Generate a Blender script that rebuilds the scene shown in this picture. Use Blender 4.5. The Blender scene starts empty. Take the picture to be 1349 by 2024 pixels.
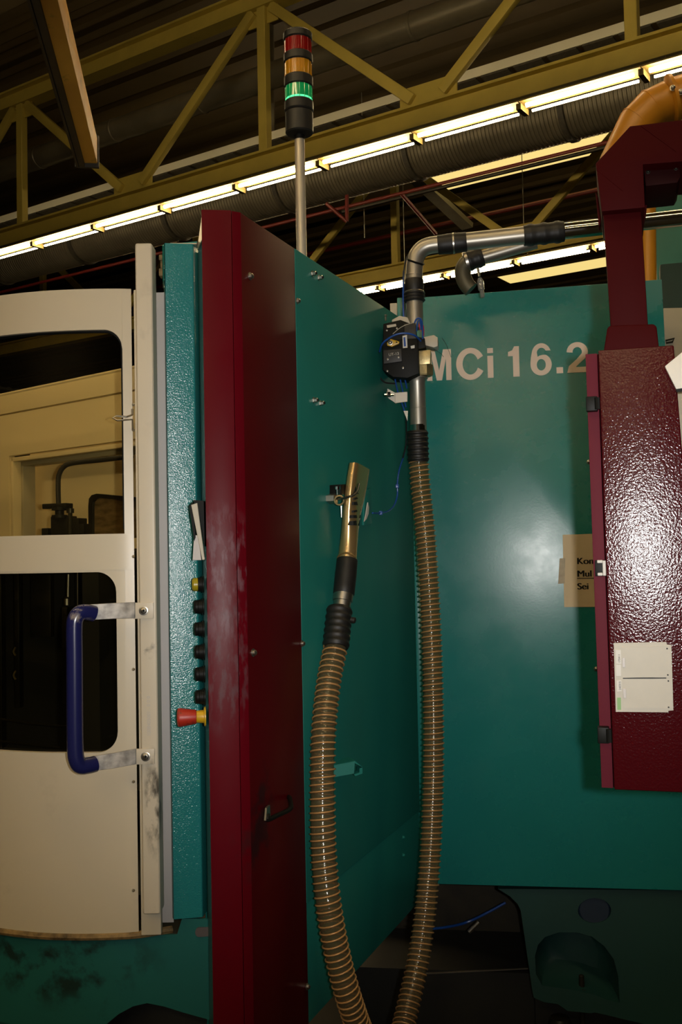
import bpy, bmesh, math, random
from mathutils import Vector, Matrix

# ---------------------------------------------------------------- camera, world, flash, exposure
scene = bpy.context.scene
COL = scene.collection
FPX, CX, CY = 2000.0, 674.5, 1012.0
PITCH, ROLL = math.atan2(78.0, FPX), 0.020
CAM = Vector((0.0, 0.0, 1.6))
_R0 = Vector((1, 0, 0)); _F0 = Vector((0, math.cos(PITCH), math.sin(PITCH))); _U0 = Vector((0, -math.sin(PITCH), math.cos(PITCH)))
C_R = _R0 * math.cos(ROLL) - _U0 * math.sin(ROLL)
C_U = _R0 * math.sin(ROLL) + _U0 * math.cos(ROLL)
C_F = _F0
cam_data = bpy.data.cameras.new('camera')
cam_data.sensor_fit = 'VERTICAL'; cam_data.sensor_height = 22.2; cam_data.lens = FPX / 2024.0 * 22.2
cam_data.clip_end = 200; cam_data.clip_start = 0.02
cam = bpy.data.objects.new('camera', cam_data); COL.objects.link(cam)
m = Matrix((C_R, C_U, -C_F)).transposed().to_4x4(); m.translation = CAM
cam.matrix_world = m
scene.camera = cam

world = bpy.data.worlds.new('world'); scene.world = world; world.use_nodes = True
world.node_tree.nodes['Background'].inputs[0].default_value = (1.0, 0.82, 0.5, 1)
world.node_tree.nodes['Background'].inputs[1].default_value = 0.004

fl = bpy.data.lights.new('camera_flash', 'SPOT')          # the photographer's flash, just right of the lens
fl.energy = 102; fl.color = (1.0, 0.97, 0.93); fl.shadow_soft_size = 0.013
fl.spot_size = math.radians(65); fl.spot_blend = 1.0
flo = bpy.data.objects.new('camera_flash', fl); COL.objects.link(flo)
_fm = m.copy(); _fm.translation = CAM + Vector((0.062, -0.01, 0.010)); flo.matrix_world = _fm

cy = scene.cycles
cy.max_bounces = 6; cy.diffuse_bounces = 3; cy.glossy_bounces = 3; cy.transmission_bounces = 3; cy.transparent_max_bounces = 10
cy.caustics_reflective = False; cy.caustics_refractive = False
vs = scene.view_settings
vs.view_transform = 'Standard'; vs.look = 'None'; vs.exposure = 0.0; vs.gamma = 1.0; vs.use_curve_mapping = False

# ---------------------------------------------------------------- projection helpers (pixel of the photograph -> point of the place)
def ray(x, y):
    return C_R * ((x - CX) / FPX) - C_U * ((y - CY) / FPX) + C_F
def at(x, y, Y):                      # point on the pixel's ray at distance Y ahead
    d = ray(x, y); return CAM + d * (Y / d.y)
def hp(x, y, h):                      # point on the pixel's ray at height h above the lens
    d = ray(x, y); return CAM + d * (h / d.z)
def yh(x): return 1090.0 - ROLL * (x - 674.5)
def pp(x, Y):                         # plan point
    p = at(x, yh(x), Y); return Vector((p.x, p.y, 0))
def zat(x, y, Y): return at(x, y, Y).z
ZA = Vector((0, 0, 1))

class Plane:                          # vertical plane, u to the right, v = world z, w towards the viewer
    def __init__(s, a, b):
        s.o = Vector((a.x, a.y, 0)); s.u = Vector((b.x - a.x, b.y - a.y, 0)).normalized(); s.n = s.u.cross(ZA).normalized()
    def pix(s, x, y, w=0.0):
        d = ray(x, y); o = s.o + s.n * w
        t = (o - CAM).dot(s.n) / d.dot(s.n); p = CAM + d * t
        return ((p - s.o).dot(s.u), p.z)
    def P(s, u, v, w=0.0): return s.o + s.u * u + ZA * v + s.n * w
    def at(s, x, y, w=0.0):
        u, v = s.pix(x, y, w); return s.P(u, v, w)
    def poly(s, pts, w=0.0): return [s.pix(x, y, w) for x, y in pts]

# ---------------------------------------------------------------- mesh builder
class MB:
    def __init__(s): s.bm = bmesh.new()
    def _vf(s, vs_, fs):
        v = [s.bm.verts.new(p) for p in vs_]
        for f in fs:
            try: s.bm.faces.new([v[i] for i in f])
            except ValueError: pass
        return v
    def hexa(s, p):                  # p: 8 points, bottom 4 then top 4 (same winding)
        s._vf(p, [(3, 2, 1, 0), (4, 5, 6, 7), (0, 1, 5, 4), (1, 2, 6, 5), (2, 3, 7, 6), (3, 0, 4, 7)]); return s
    def box(s, c, size, ax=(Vector((1, 0, 0)), Vector((0, 1, 0)), Vector((0, 0, 1)))):
        c = Vector(c); a, b, d = [ax[i] * size[i] / 2 for i in range(3)]
        return s.hexa([c - a - b - d, c + a - b - d, c + a + b - d, c - a + b - d, c - a - b + d, c + a - b + d, c + a + b + d, c - a + b + d])
    def fbox(s, pl, u0, u1, v0, v1, w0, w1):
        return s.box(pl.P((u0 + u1) / 2, (v0 + v1) / 2, (w0 + w1) / 2), (abs(u1 - u0), abs(w1 - w0), abs(v1 - v0)), (pl.u, -pl.n, ZA))
    def pbox(s, pl, x0, y0, x1, y1, w0, w1):     # corners read on the front face (w1)
        xm, ym = (x0 + x1) / 2, (y0 + y1) / 2
        u0, _ = pl.pix(x0, ym, w1); u1, _ = pl.pix(x1, ym, w1); _, v1 = pl.pix(xm, y0, w1); _, v0 = pl.pix(xm, y1, w1)
        return s.fbox(pl, u0, u1, v0, v1, w0, w1)
    def prism(s, pl, uv, w0, w1):
        f = [pl.P(u, v, w1) for u, v in uv]; b = [pl.P(u, v, w0) for u, v in uv]; n = len(uv)
        v = [s.bm.verts.new(p) for p in f + b]
        s.bm.faces.new(v[:n]); s.bm.faces.new(v[n:][::-1])
        for i in range(n):
            j = (i + 1) % n; s.bm.faces.new((v[i], v[n + i], v[n + j], v[j]))
        return s
    def pprism(s, pl, px, w0, w1): return s.prism(pl, pl.poly(px, w1), w0, w1)
    def vprism(s, plan, z0, z1):     # plan polygon extruded upwards
        n = len(plan); v = [s.bm.verts.new((p.x, p.y, z0)) for p in plan] + [s.bm.verts.new((p.x, p.y, z1)) for p in plan]
        s.bm.faces.new(v[:n][::-1]); s.bm.faces.new(v[n:])
        for i in range(n):
            j = (i + 1) % n; s.bm.faces.new((v[i], v[j], v[n + j], v[n + i]))
        return s
    def holed(s, pl, outer, holes, w0, w1):      # slab with holes
        es = []
        for loop in [outer] + holes:
            vv = [s.bm.verts.new(pl.P(u, v, w1)) for u, v in loop]
            es += [s.bm.edges.new((vv[i], vv[(i + 1) % len(vv)])) for i in range(len(vv))]
        r = bmesh.ops.triangle_fill(s.bm, use_beauty=True, use_dissolve=False, edges=es, normal=pl.n)
        fs = [g for g in r['geom'] if isinstance(g, bmesh.types.BMFace)]
        e = bmesh.ops.extrude_face_region(s.bm, geom=fs)
        bmesh.ops.translate(s.bm, vec=pl.n * (w0 - w1), verts=[g for g in e['geom'] if isinstance(g, bmesh.types.BMVert)])
        return s
    def tube(s, pts, r, seg=12, cap=True, closed=False):
        pts = [Vector(p) for p in pts]; n = len(pts); rr = r if isinstance(r, (list, tuple)) else [r] * n
        rings = []; ref = None
        for i in range(n):
            if closed: t = pts[(i + 1) % n] - pts[i - 1]
            else: t = pts[min(i + 1, n - 1)] - pts[max(i - 1, 0)]
            t.normalize()
            if ref is None: ref = Vector((0, 0, 1)) if abs(t.z) < 0.9 else Vector((1, 0, 0))
            a = ref - t * ref.dot(t)
            if a.length < 1e-6: a = t.orthogonal()
            a.normalize(); b = t.cross(a); ref = a
            rings.append([s.bm.verts.new(pts[i] + (a * math.cos(k * 2 * math.pi / seg) + b * math.sin(k * 2 * math.pi / seg)) * rr[i]) for k in range(seg)])
        for i in range(n if closed else n - 1):
            A, B = rings[i], rings[(i + 1) % n]
            for k in range(seg): s.bm.faces.new((A[k], A[(k + 1) % seg], B[(k + 1) % seg], B[k]))
        if cap and not closed:
            s.bm.faces.new(rings[0][::-1]); s.bm.faces.new(rings[-1])
        return s
    def cyl(s, a, b, r, seg=16): return s.tube([a, b], r, seg)
    def lathe(s, p0, ax, prof, seg=24):
        ax = Vector(ax).normalized(); return s.tube2([Vector(p0) + ax * d for d, _ in prof], [max(r, 1e-4) for _, r in prof], ax, seg)
    def tube2(s, pts, rr, ax, seg):
        a = ax.orthogonal().normalized(); b = ax.cross(a); rings = []
        for p, r in zip(pts, rr): rings.append([s.bm.verts.new(p + (a * math.cos(k * 2 * math.pi / seg) + b * math.sin(k * 2 * math.pi / seg)) * r) for k in range(seg)])
        for A, B in zip(rings, rings[1:]):
            for k in range(seg): s.bm.faces.new((A[k], A[(k + 1) % seg], B[(k + 1) % seg], B[k]))
        s.bm.faces.new(rings[0][::-1]); s.bm.faces.new(rings[-1]); return s
    def loft(s, rings, cap=True):
        R = [[s.bm.verts.new(p) for p in r] for r in rings]; n = len(R[0])
        for A, B in zip(R, R[1:]):
            for k in range(n): s.bm.faces.new((A[k], A[(k + 1) % n], B[(k + 1) % n], B[k]))
        if cap: s.bm.faces.new(R[0][::-1]); s.bm.faces.new(R[-1])
        return s
    def build(s, name, mat, parent=None, bevel=0.0, smooth=35, label=None, recalc=True, seg=2):
        bm = s.bm
        if recalc: bmesh.ops.recalc_face_normals(bm, faces=bm.faces)
        if bevel:
            es = [e for e in bm.edges if len(e.link_faces) == 2 and e.calc_face_angle(0) > math.radians(28)]
            bmesh.ops.bevel(bm, geom=es, offset=bevel, segments=seg, profile=0.6, affect='EDGES', clamp_overlap=True)
        me = bpy.data.meshes.new(name)
        lo = Vector([min(v.co[i] for v in bm.verts) for i in range(3)]); hi = Vector([max(v.co[i] for v in bm.verts) for i in range(3)])
        c = (lo + hi) / 2; c.z = lo.z
        bmesh.ops.translate(bm, vec=-c, verts=bm.verts)
        for f in bm.faces: f.smooth = True
        bm.to_mesh(me); bm.free()
        try: me.set_sharp_from_angle(angle=math.radians(smooth))
        except Exception: pass
        me.materials.append(mat)
        return link(name, me, c, parent, label)

WLOC = {}
def link(name, me, wloc, parent, label=None):
    o = bpy.data.objects.new(name, me); COL.objects.link(o)
    if parent is not None:
        o.parent = parent; o.location = wloc - WLOC[parent.name]
    else: o.location = wloc
    WLOC[o.name] = wloc.copy()
    if label: o['label'] = label
    return o
def tag(o, label, cat, group=None, kind='thing'):
    o['label'] = label; o['category'] = cat; o['kind'] = kind
    if group: o['group'] = group
    return o
def thing(name, label, cat, loc, group=None, kind='thing'):
    o = bpy.data.objects.new(name, None); COL.objects.link(o); o.location = loc; o.empty_display_size = 0.1
    WLOC[o.name] = Vector(loc); return tag(o, label, cat, group, kind)
def struct(o, label=None):
    o['kind'] = 'structure'
    if label: o['label'] = label
    return o
def spline(pts, n=8):
    pts = [Vector(p) for p in pts]; out = []
    for i in range(len(pts) - 1):
        p0, p1, p2, p3 = pts[max(i - 1, 0)], pts[i], pts[i + 1], pts[min(i + 2, len(pts) - 1)]
        for k in range(n):
            t = k / n
            out.append(0.5 * ((2 * p1) + (p2 - p0) * t + (2 * p0 - 5 * p1 + 4 * p2 - p3) * t * t + (3 * p1 - p0 - 3 * p2 + p3) * t ** 3))
    return out + [pts[-1]]
def lerp(a, b, t): return a + (b - a) * t
def interp(tab, x):
    for (x0, y0), (x1, y1) in zip(tab, tab[1:]):
        if x <= x1: return lerp(y0, y1, (x - x0) / (x1 - x0))
    return tab[-1][1]
def sinterp(tab, x):                   # smooth table lookup
    n = len(tab)
    for i in range(n - 1):
        if x <= tab[i + 1][0] or i == n - 2:
            x0, y0 = tab[i]; x1, y1 = tab[i + 1]; h = x1 - x0; t = (x - x0) / h
            m0 = (y1 - tab[i - 1][1]) / (x1 - tab[i - 1][0]) if i > 0 else (y1 - y0) / h
            m1 = (tab[i + 2][1] - y0) / (tab[i + 2][0] - x0) if i < n - 2 else (y1 - y0) / h
            return (2*t**3 - 3*t*t + 1)*y0 + (t**3 - 2*t*t + t)*h*m0 + (-2*t**3 + 3*t*t)*y1 + (t**3 - t*t)*h*m1
def text_mesh(body, pl, px, py, size_px, w, name, mat, parent, bold=0.0, rot=0.0, align='LEFT', shear=0.0, depth=0.0004, xscale=1.0):
    """flat print: lettering lying on plane pl, lower-left corner of the line at pixel (px, py)"""
    cu = bpy.data.curves.new('t', 'FONT'); cu.body = body; cu.align_x = align; cu.shear = shear; cu.extrude = depth
    ob = bpy.data.objects.new('t', cu); COL.objects.link(ob); bpy.context.view_layer.update()
    me = bpy.data.meshes.new_from_object(ob.evaluated_get(bpy.context.evaluated_depsgraph_get()))
    bpy.data.objects.remove(ob); bpy.data.curves.remove(cu)
    u0, v0 = pl.pix(px, py, w); _, v1 = pl.pix(px, py - size_px, w); sc = (v1 - v0) / 0.70
    o = pl.P(u0, v0, w); cr, sr = math.cos(rot), math.sin(rot)
    for v in me.vertices:
        a, b = v.co.x * sc * xscale, v.co.y * sc
        v.co = pl.u * (a * cr - b * sr) + ZA * (a * sr + b * cr) + pl.n * (v.co.z + depth)
    if bold:                            # heavier strokes: the outline struck three times side by side
        vv = [v.co.copy() for v in me.vertices]; ff = [tuple(q.vertices) for q in me.polygons]; n = len(vv); V, Fc = [], []
        for k in (-1, 0, 1):
            V += [v + (pl.u * cr + ZA * sr) * (bold * sc * k) for v in vv]; Fc += [tuple(i + n * (k + 1) for i in f) for f in ff]
        me = bpy.data.meshes.new(name); me.from_pydata(V, [], Fc)
    me.materials.clear(); me.materials.append(mat); me.name = name
    return link(name, me, o, parent)

# ---------------------------------------------------------------- materials
def newmat(name):
    mt = bpy.data.materials.new(name); mt.use_nodes = True
    nt = mt.node_tree; return mt, nt, nt.nodes['Principled BSDF']
def noise(nt, scale, detail=3, rough=0.5, vec=None, stretch=None):
    n = nt.nodes.new('ShaderNodeTexNoise'); n.inputs['Scale'].default_value = scale; n.inputs['Detail'].default_value = detail; n.inputs['Roughness'].default_value = rough
    tc = nt.nodes.new('ShaderNodeTexCoord'); src = tc.outputs['Object']
    if stretch:
        mp = nt.nodes.new('ShaderNodeMapping'); mp.inputs['Scale'].default_value = stretch; nt.links.new(src, mp.inputs['Vector']); src = mp.outputs['Vector']
    nt.links.new(src, n.inputs['Vector']); return n
def maprange(nt, src, a, b, c=0.0, d=1.0):
    r = nt.nodes.new('ShaderNodeMapRange'); r.inputs[1].default_value = a; r.inputs[2].default_value = b; r.inputs[3].default_value = c; r.inputs[4].default_value = d
    nt.links.new(src, r.inputs[0]); return r.outputs[0]
def math_n(nt, op, a, b):
    n = nt.nodes.new('ShaderNodeMath'); n.operation = op
    for i, x in enumerate((a, b)):
        if isinstance(x, (int, float)): n.inputs[i].default_value = x
        else: nt.links.new(x, n.inputs[i])
    return n.outputs[0]
def mix_rgb(nt, fac, a, b):
    n = nt.nodes.new('ShaderNodeMix'); n.data_type = 'RGBA'
    for i, x in ((0, fac), (6, a), (7, b)):
        if isinstance(x, (tuple, list)): n.inputs[i].default_value = (*x[:3], 1)
        elif isinstance(x, (int, float)): n.inputs[i].default_value = x
        else: nt.links.new(x, n.inputs[i])
    return n.outputs[2]
def ellipse_mask(nt, c, r):            # 1 inside an ellipsoid of the place, fading to 0 at its rim
    g = nt.nodes.new('ShaderNodeNewGeometry')
    s = nt.nodes.new('ShaderNodeVectorMath'); s.operation = 'SUBTRACT'; s.inputs[1].default_value = c; nt.links.new(g.outputs['Position'], s.inputs[0])
    d = nt.nodes.new('ShaderNodeVectorMath'); d.operation = 'DIVIDE'; d.inputs[1].default_value = r; nt.links.new(s.outputs[0], d.inputs[0])
    l = nt.nodes.new('ShaderNodeVectorMath'); l.operation = 'LENGTH'; nt.links.new(d.outputs[0], l.inputs[0])
    return maprange(nt, l.outputs['Value'], 1.0, 0.55)
def M(name, col, rough=0.5, metal=0.0, var=0.0, vscale=6.0, bump=0.0, bscale=200.0, bdist=0.001, spec=0.5, stains=(), coat=0.0, stretch=None, rvar=0.0):
    """stains: (colour, centre, radii, noise scale, threshold, strength[, stretch])"""
    mt, nt, p = newmat(name); L = nt.links
    p.inputs['Roughness'].default_value = rough; p.inputs['Metallic'].default_value = metal; p.inputs['Specular IOR Level'].default_value = spec
    p.inputs['Base Color'].default_value = (*col, 1)
    if coat: p.inputs['Coat Weight'].default_value = coat; p.inputs['Coat Roughness'].default_value = 0.12
    c = None
    if var:
        n = noise(nt, vscale, 4, 0.55, stretch=stretch)
        c = mix_rgb(nt, maprange(nt, n.outputs[0], 0.3, 0.7), [x * (1 - var) for x in col], [min(1, x * (1 + var)) for x in col])
    for st in stains:
        n = noise(nt, st[3], 5, 0.6, stretch=st[6] if len(st) > 6 else None)
        k = math_n(nt, 'MULTIPLY', maprange(nt, n.outputs[0], st[4], st[4] + 0.14), ellipse_mask(nt, st[1], st[2]))
        k = math_n(nt, 'MULTIPLY', k, st[5])
        c = mix_rgb(nt, k, c if c is not None else list(col), st[0])
    if c is not None: L.new(c, p.inputs['Base Color'])
    if rvar:
        n = noise(nt, 9, 4, 0.6); L.new(maprange(nt, n.outputs[0], 0.3, 0.7, max(0.02, rough - rvar), rough + rvar), p.inputs['Roughness'])
    if bump:
        n = noise(nt, bscale, 2, 0.5); b = nt.nodes.new('ShaderNodeBump'); b.inputs['Strength'].default_value = bump; b.inputs['Distance'].default_value = bdist
        L.new(n.outputs[0], b.inputs['Height']); L.new(b.outputs[0], p.inputs['Normal'])
    return mt
def glow(name, col, strength):
    mt, nt, p = newmat(name); p.inputs['Base Color'].default_value = (*col, 1)
    p.inputs['Emission Color'].default_value = (*col, 1); p.inputs['Emission Strength'].default_value = strength; return mt
def pane_mat(name, tint, refl=0.08, rough=0.02, body=None, bodyk=0.0):
    """thin see-through sheet: tinted transmission, a share of mirror reflection, optional cloudy body"""
    mt, nt, p = newmat(name); L = nt.links; out = nt.nodes['Material Output']
    t = nt.nodes.new('ShaderNodeBsdfTransparent'); t.inputs[0].default_value = (*tint, 1)
    g = nt.nodes.new('ShaderNodeBsdfGlossy'); g.inputs['Roughness'].default_value = rough; g.inputs[0].default_value = (1, 1, 1, 1)
    f = nt.nodes.new('ShaderNodeLayerWeight'); f.inputs[0].default_value = 0.25
    k = maprange(nt, f.outputs['Fresnel'], 0, 1, refl * 0.6, refl * 6)
    mx = nt.nodes.new('ShaderNodeMixShader'); L.new(k, mx.inputs[0]); L.new(t.outputs[0], mx.inputs[1]); L.new(g.outputs[0], mx.inputs[2]); last = mx
    if body:
        p.inputs['Base Color'].default_value = (*body, 1); p.inputs['Roughness'].default_value = 0.18
        m2 = nt.nodes.new('ShaderNodeMixShader'); m2.inputs[0].default_value = bodyk; L.new(mx.outputs[0], m2.inputs[1]); L.new(p.outputs[0], m2.inputs[2]); last = m2
    L.new(last.outputs[0], out.inputs['Surface']); return mt
# ---------------------------------------------------------------- key planes of the place
PB = Plane(pp(487, 2.0), pp(820, 3.02))                       # side of the machine, running away from the viewer
_a = math.radians(8.0); _w0 = pp(820, 3.08)
PW = Plane(_w0, _w0 + Vector((math.cos(_a), -math.sin(_a), 0)))            # rear cabinet front
_k = math.radians(15.5); _k0 = pp(1183, 1.56)
PK = Plane(_k0, _k0 + Vector((math.cos(_k), -math.sin(_k), 0)))            # control cabinet door
_q0 = pp(822, 2.80)
PQ = Plane(_q0, _q0 + PW.u)                                   # plane of the suction pipe
Z_TOP = PB.at(487, 428).z

TEALC = (0.012, 0.19, 0.18)
MARC = (0.092, 0.0014, 0.0055)
CREAM = (0.60, 0.53, 0.40)
mt_teal_wall = M('teal_enamel', TEALC, 0.27, spec=0.55, var=0.05, vscale=3, bump=0.10, bscale=160, bdist=0.0006, rvar=0.04)
mt_teal_side = M('teal_enamel_matte', (0.015, 0.185, 0.155), 0.42, spec=0.28, var=0.06, vscale=4, bump=0.06, bscale=160, bdist=0.0005)
mt_teal_grain = M('teal_grained_paint', (0.017, 0.20, 0.205), 0.18, spec=0.8, var=0.05, vscale=4, bump=0.75, bscale=330, bdist=0.0012)
mt_teal_base = M('teal_base_paint', (0.011, 0.115, 0.108), 0.45, var=0.12, vscale=3, bump=0.08,
                 stains=[((0.006, 0.012, 0.010), at(90, 1905, 2.2), (0.27, 0.25, 0.105), 16, 0.50, 0.85),
                         ((0.006, 0.02, 0.02), at(250, 1930, 2.2), (0.2, 0.25, 0.16), 7, 0.60, 0.7)])
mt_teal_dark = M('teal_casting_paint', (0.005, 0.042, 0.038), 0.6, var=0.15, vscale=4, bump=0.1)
mt_teal_far = M('teal_far_paint', (0.02, 0.21, 0.17), 0.5, var=0.1)
mt_maroon = M('maroon_paint', MARC, 0.36, spec=0.12, var=0.06, vscale=3, bump=0.05, bscale=200, bdist=0.0005, rvar=0.05,
              stains=[((0.17, 0.10, 0.12), at(440, 1140, 1.99), (0.075, 0.2, 0.16), 26, 0.50, 0.6, (2.4, 2.4, 0.7)),
                      ((0.10, 0.07, 0.08), at(445, 1290, 1.99), (0.08, 0.2, 0.17), 20, 0.49, 0.5, (2.4, 2.4, 0.8)),
                      ((0.02, 0.012, 0.012), at(512, 1640, 2.08), (0.07, 0.14, 0.16), 16, 0.50, 0.7)])
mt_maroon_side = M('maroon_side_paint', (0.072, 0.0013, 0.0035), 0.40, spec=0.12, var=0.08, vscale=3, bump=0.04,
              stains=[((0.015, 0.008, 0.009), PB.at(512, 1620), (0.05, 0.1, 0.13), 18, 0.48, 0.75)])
mt_maroon_grain = M('maroon_grained_paint', (0.050, 0.002, 0.004), 0.15, var=0.06, vscale=3, bump=0.42, bscale=300, bdist=0.0014)
mt_pink = M('maroon_matte_flange', (0.105, 0.012, 0.022), 0.6, spec=0.12, bump=0.1, bscale=300)
mt_maroon_arm = M('maroon_arm_paint', (0.042, 0.0016, 0.0022), 0.6, spec=0.06, var=0.08, vscale=4, bump=0.03)
mt_cream = M('cream_enamel', CREAM, 0.34, var=0.03, vscale=2, bump=0.04, bscale=120, bdist=0.0004,
             stains=[((0.25, 0.22, 0.16), at(150, 1700, 2.2), (0.4, 0.3, 0.3), 5, 0.62, 0.35)])
_pz = lambda y: at(292, y, 2.15)
mt_post = M('cream_post_enamel', (0.62, 0.55, 0.43), 0.38, var=0.03, vscale=3,
            stains=[((0.05, 0.045, 0.035), _pz(1590) + Vector((0.012, 0, 0)), (0.022, 0.1, 0.125), 26, 0.44, 0.9, (1, 1, 0.5)),
                    ((0.10, 0.09, 0.08), _pz(1265), (0.03, 0.1, 0.05), 22, 0.55, 0.7),
                    ((0.13, 0.12, 0.10), _pz(1740), (0.03, 0.1, 0.09), 30, 0.58, 0.7),
                    ((0.3, 0.27, 0.22), _pz(700), (0.03, 0.1, 0.2), 12, 0.55, 0.4)])
mt_greystrip = M('grey_strip_paint', (0.50, 0.47, 0.45), 0.42, var=0.04, vscale=4, bump=0.05)
mt_inner = M('cream_inner_enamel', (0.80, 0.68, 0.44), 0.5, var=0.03, vscale=3)
mt_rust = M('worn_lip', (0.20, 0.13, 0.05), 0.7, var=0.7, vscale=40)
mt_black = M('black_plastic', (0.006, 0.006, 0.005), 0.5, spec=0.15)
mt_rubber = M('black_rubber', (0.010, 0.009, 0.008), 0.5, var=0.3, vscale=60)
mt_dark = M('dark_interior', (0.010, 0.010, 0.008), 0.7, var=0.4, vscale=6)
mt_oily = M('oily_dark_steel', (0.03, 0.028, 0.02), 0.4, metal=0.6, var=0.5, vscale=8)
mt_steel = M('zinc_steel', (0.52, 0.49, 0.43), 0.35, metal=1.0, var=0.1, vscale=30)
mt_alu = M('brushed_alu', (0.62, 0.55, 0.42), 0.36, metal=0.5, var=0.10, vscale=20, stretch=(8, 8, 0.5))
mt_pipe = M('galvanised_pipe', (0.42, 0.39, 0.33), 0.38, metal=0.8, var=0.08, vscale=12)
mt_chrome = M('polished_pipe', (0.72, 0.70, 0.66), 0.10, metal=1.0)
mt_nozzle = M('polished_nozzle', (0.72, 0.48, 0.20), 0.26, metal=0.8)
mt_bracket = M('scuffed_plate', (0.42, 0.39, 0.35), 0.5, metal=0.15, var=0.45, vscale=45)
mt_blue = M('blue_grip_plastic', (0.012, 0.014, 0.085), 0.25, coat=0.3,
            stains=[((0.35, 0.30, 0.25), at(145, 1215, 2.06), (0.04, 0.06, 0.03), 34, 0.50, 0.75)])
mt_tubeblue = M('blue_air_tube', (0.012, 0.07, 0.32), 0.3)
mt_cable = M('black_cable', (0.010, 0.010, 0.011), 0.35)
mt_yellow = M('yellow_plastic', (0.62, 0.36, 0.01), 0.4)
mt_limeknob = M('yellow_button', (0.35, 0.27, 0.01), 0.35)
mt_red = M('red_mushroom', (0.42, 0.025, 0.010), 0.42, stains=[((0.03, 0.012, 0.01), at(370, 1415, 2.1), (0.05, 0.05, 0.05), 60, 0.55, 0.7)])
mt_redwire = M('red_wire', (0.5, 0.01, 0.02), 0.4)
mt_brass = M('dull_brass', (0.50, 0.40, 0.20), 0.38, metal=0.8, var=0.2, vscale=60, bump=0.3, bscale=300)
mt_white = M('white_print', (0.72, 0.68, 0.60), 0.6)
mt_letter = M('cream_lettering', (0.78, 0.64, 0.53), 0.55)
mt_paper = M('sign_paper', (0.62, 0.50, 0.32), 0.75, var=0.03)
mt_tape = M('masking_tape', (0.42, 0.36, 0.25), 0.6, var=0.2, vscale=60)
mt_ink = M('black_ink', (0.006, 0.006, 0.006), 0.6)
mt_card = M('grey_card', (0.50, 0.47, 0.40), 0.6, var=0.06, vscale=14)
mt_cardwhite = M('white_card', (0.62, 0.60, 0.55), 0.6)
mt_cardgreen = M('green_tab', (0.22, 0.40, 0.16), 0.6)
mt_greybox = M('grey_beige_box', (0.42, 0.38, 0.28), 0.5, var=0.05)
mt_greyplast = M('pale_plastic', (0.50, 0.45, 0.36), 0.45)
mt_controlplate = M('grey_teal_plate', (0.025, 0.085, 0.09), 0.4, metal=0.0, var=0.2, vscale=30, stretch=(1, 1, 0.1))
mt_hose = pane_mat('clear_pvc', (0.78, 0.72, 0.55), 0.06, 0.10, body=(0.20, 0.16, 0.09), bodyk=0.30)
mt_helix = M('copper_helix', (0.50, 0.27, 0.10), 0.35, metal=0.2)
mt_pane = pane_mat('tinted_pane', (0.90, 0.82, 0.56), 0.11, 0.0)
mt_smoke = pane_mat('smoked_pane', (0.50, 0.47, 0.34), 0.03, 0.03)
mt_clear = pane_mat('clear_vial', (0.8, 0.8, 0.75), 0.15, 0.05, body=(0.4, 0.4, 0.38), bodyk=0.35)
# the hall
mt_gird = M('yellow_girder_paint', (0.62, 0.49, 0.10), 0.5, var=0.1, vscale=2)
mt_roof = M('roof_sheet_paint', (0.11, 0.076, 0.028), 0.6, var=0.12, vscale=0.8)
mt_duct = M('spiral_duct_zinc', (0.13, 0.115, 0.082), 0.45, metal=0.5, var=0.15, vscale=2)
mt_ductsilver = M('silver_duct_zinc', (0.30, 0.27, 0.20), 0.4, metal=0.5, var=0.15, vscale=2)
mt_tray = M('cream_tray_paint', (0.60, 0.58, 0.46), 0.5)
mt_traydark = M('dark_tray_mesh', (0.035, 0.03, 0.02), 0.6, var=0.5, vscale=14)
mt_sprink = M('red_pipe_paint', (0.13, 0.010, 0.006), 0.5)
mt_lampbody = M('lamp_body_enamel', (0.22, 0.16, 0.05), 0.5)
mt_tubeglow = glow('fluorescent_glow', (1.0, 0.77, 0.43), 46.0)
mt_sky = glow('rooflight_glow', (1.0, 0.76, 0.26), 0.92)
mt_crane = M('crane_orange_paint', (0.95, 0.44, 0.06), 0.5, spec=0.15, var=0.2, vscale=4, stains=[((0.02, 0.012, 0.004), at(120, 180, 2.3), (0.4, 2, 0.5), 16, 0.60, 0.6)])
mt_cranedark = M('crane_dark_underside', (0.05, 0.030, 0.010), 0.6, var=0.5, vscale=9)
mt_orange = M('orange_duct_paint', (0.62, 0.27, 0.02), 0.35, var=0.06, vscale=4)
mt_floor = M('oiled_concrete', (0.030, 0.027, 0.021), 0.8, spec=0.1, var=0.25, vscale=2)
mt_hallwall = M('hall_wall_paint', (0.10, 0.085, 0.055), 0.7, var=0.1, vscale=0.5)

# ---------------------------------------------------------------- the hall: frame along the girders
H_L = 5.35
L1, L2 = hp(135, 470, H_L), hp(1157, 186, H_L)
HD = Vector((L2.x - L1.x, L2.y - L1.y, 0)).normalized(); HN = Vector((-HD.y, HD.x, 0))
if HN.y < 0: HN = -HN
_o = hp(512, lerp(470, 186, (512 - 135) / (1157 - 135)) - 6, H_L); HO = Vector((L1.x, L1.y, 0)); HO = HO + HD * (Vector((_o.x, _o.y, 0)) - HO).dot(HD)
def hall(s, t, h): return HO + HD * s + HN * t + Vector((0, 0, CAM.z + h))
def hs(p): q = Vector((p.x, p.y, 0)) - HO; return q.dot(HD), q.dot(HN)
HAX = (HD, HN, ZA)
_sa = hs(hp(75, 489, H_L))[0]; _sb = hs(hp(1275, 156, H_L))[0]
LFIX = (_sb - _sa) / 7.0
HALF = LFIX * 1.80                                            # half a girder panel
T2 = hs(hp(950, 536, H_L))[1]                                 # next girder row
ROOF = 8.75
print('HALL fixture length', LFIX, 'row spacing', T2, 'half panel', HALF)

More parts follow.
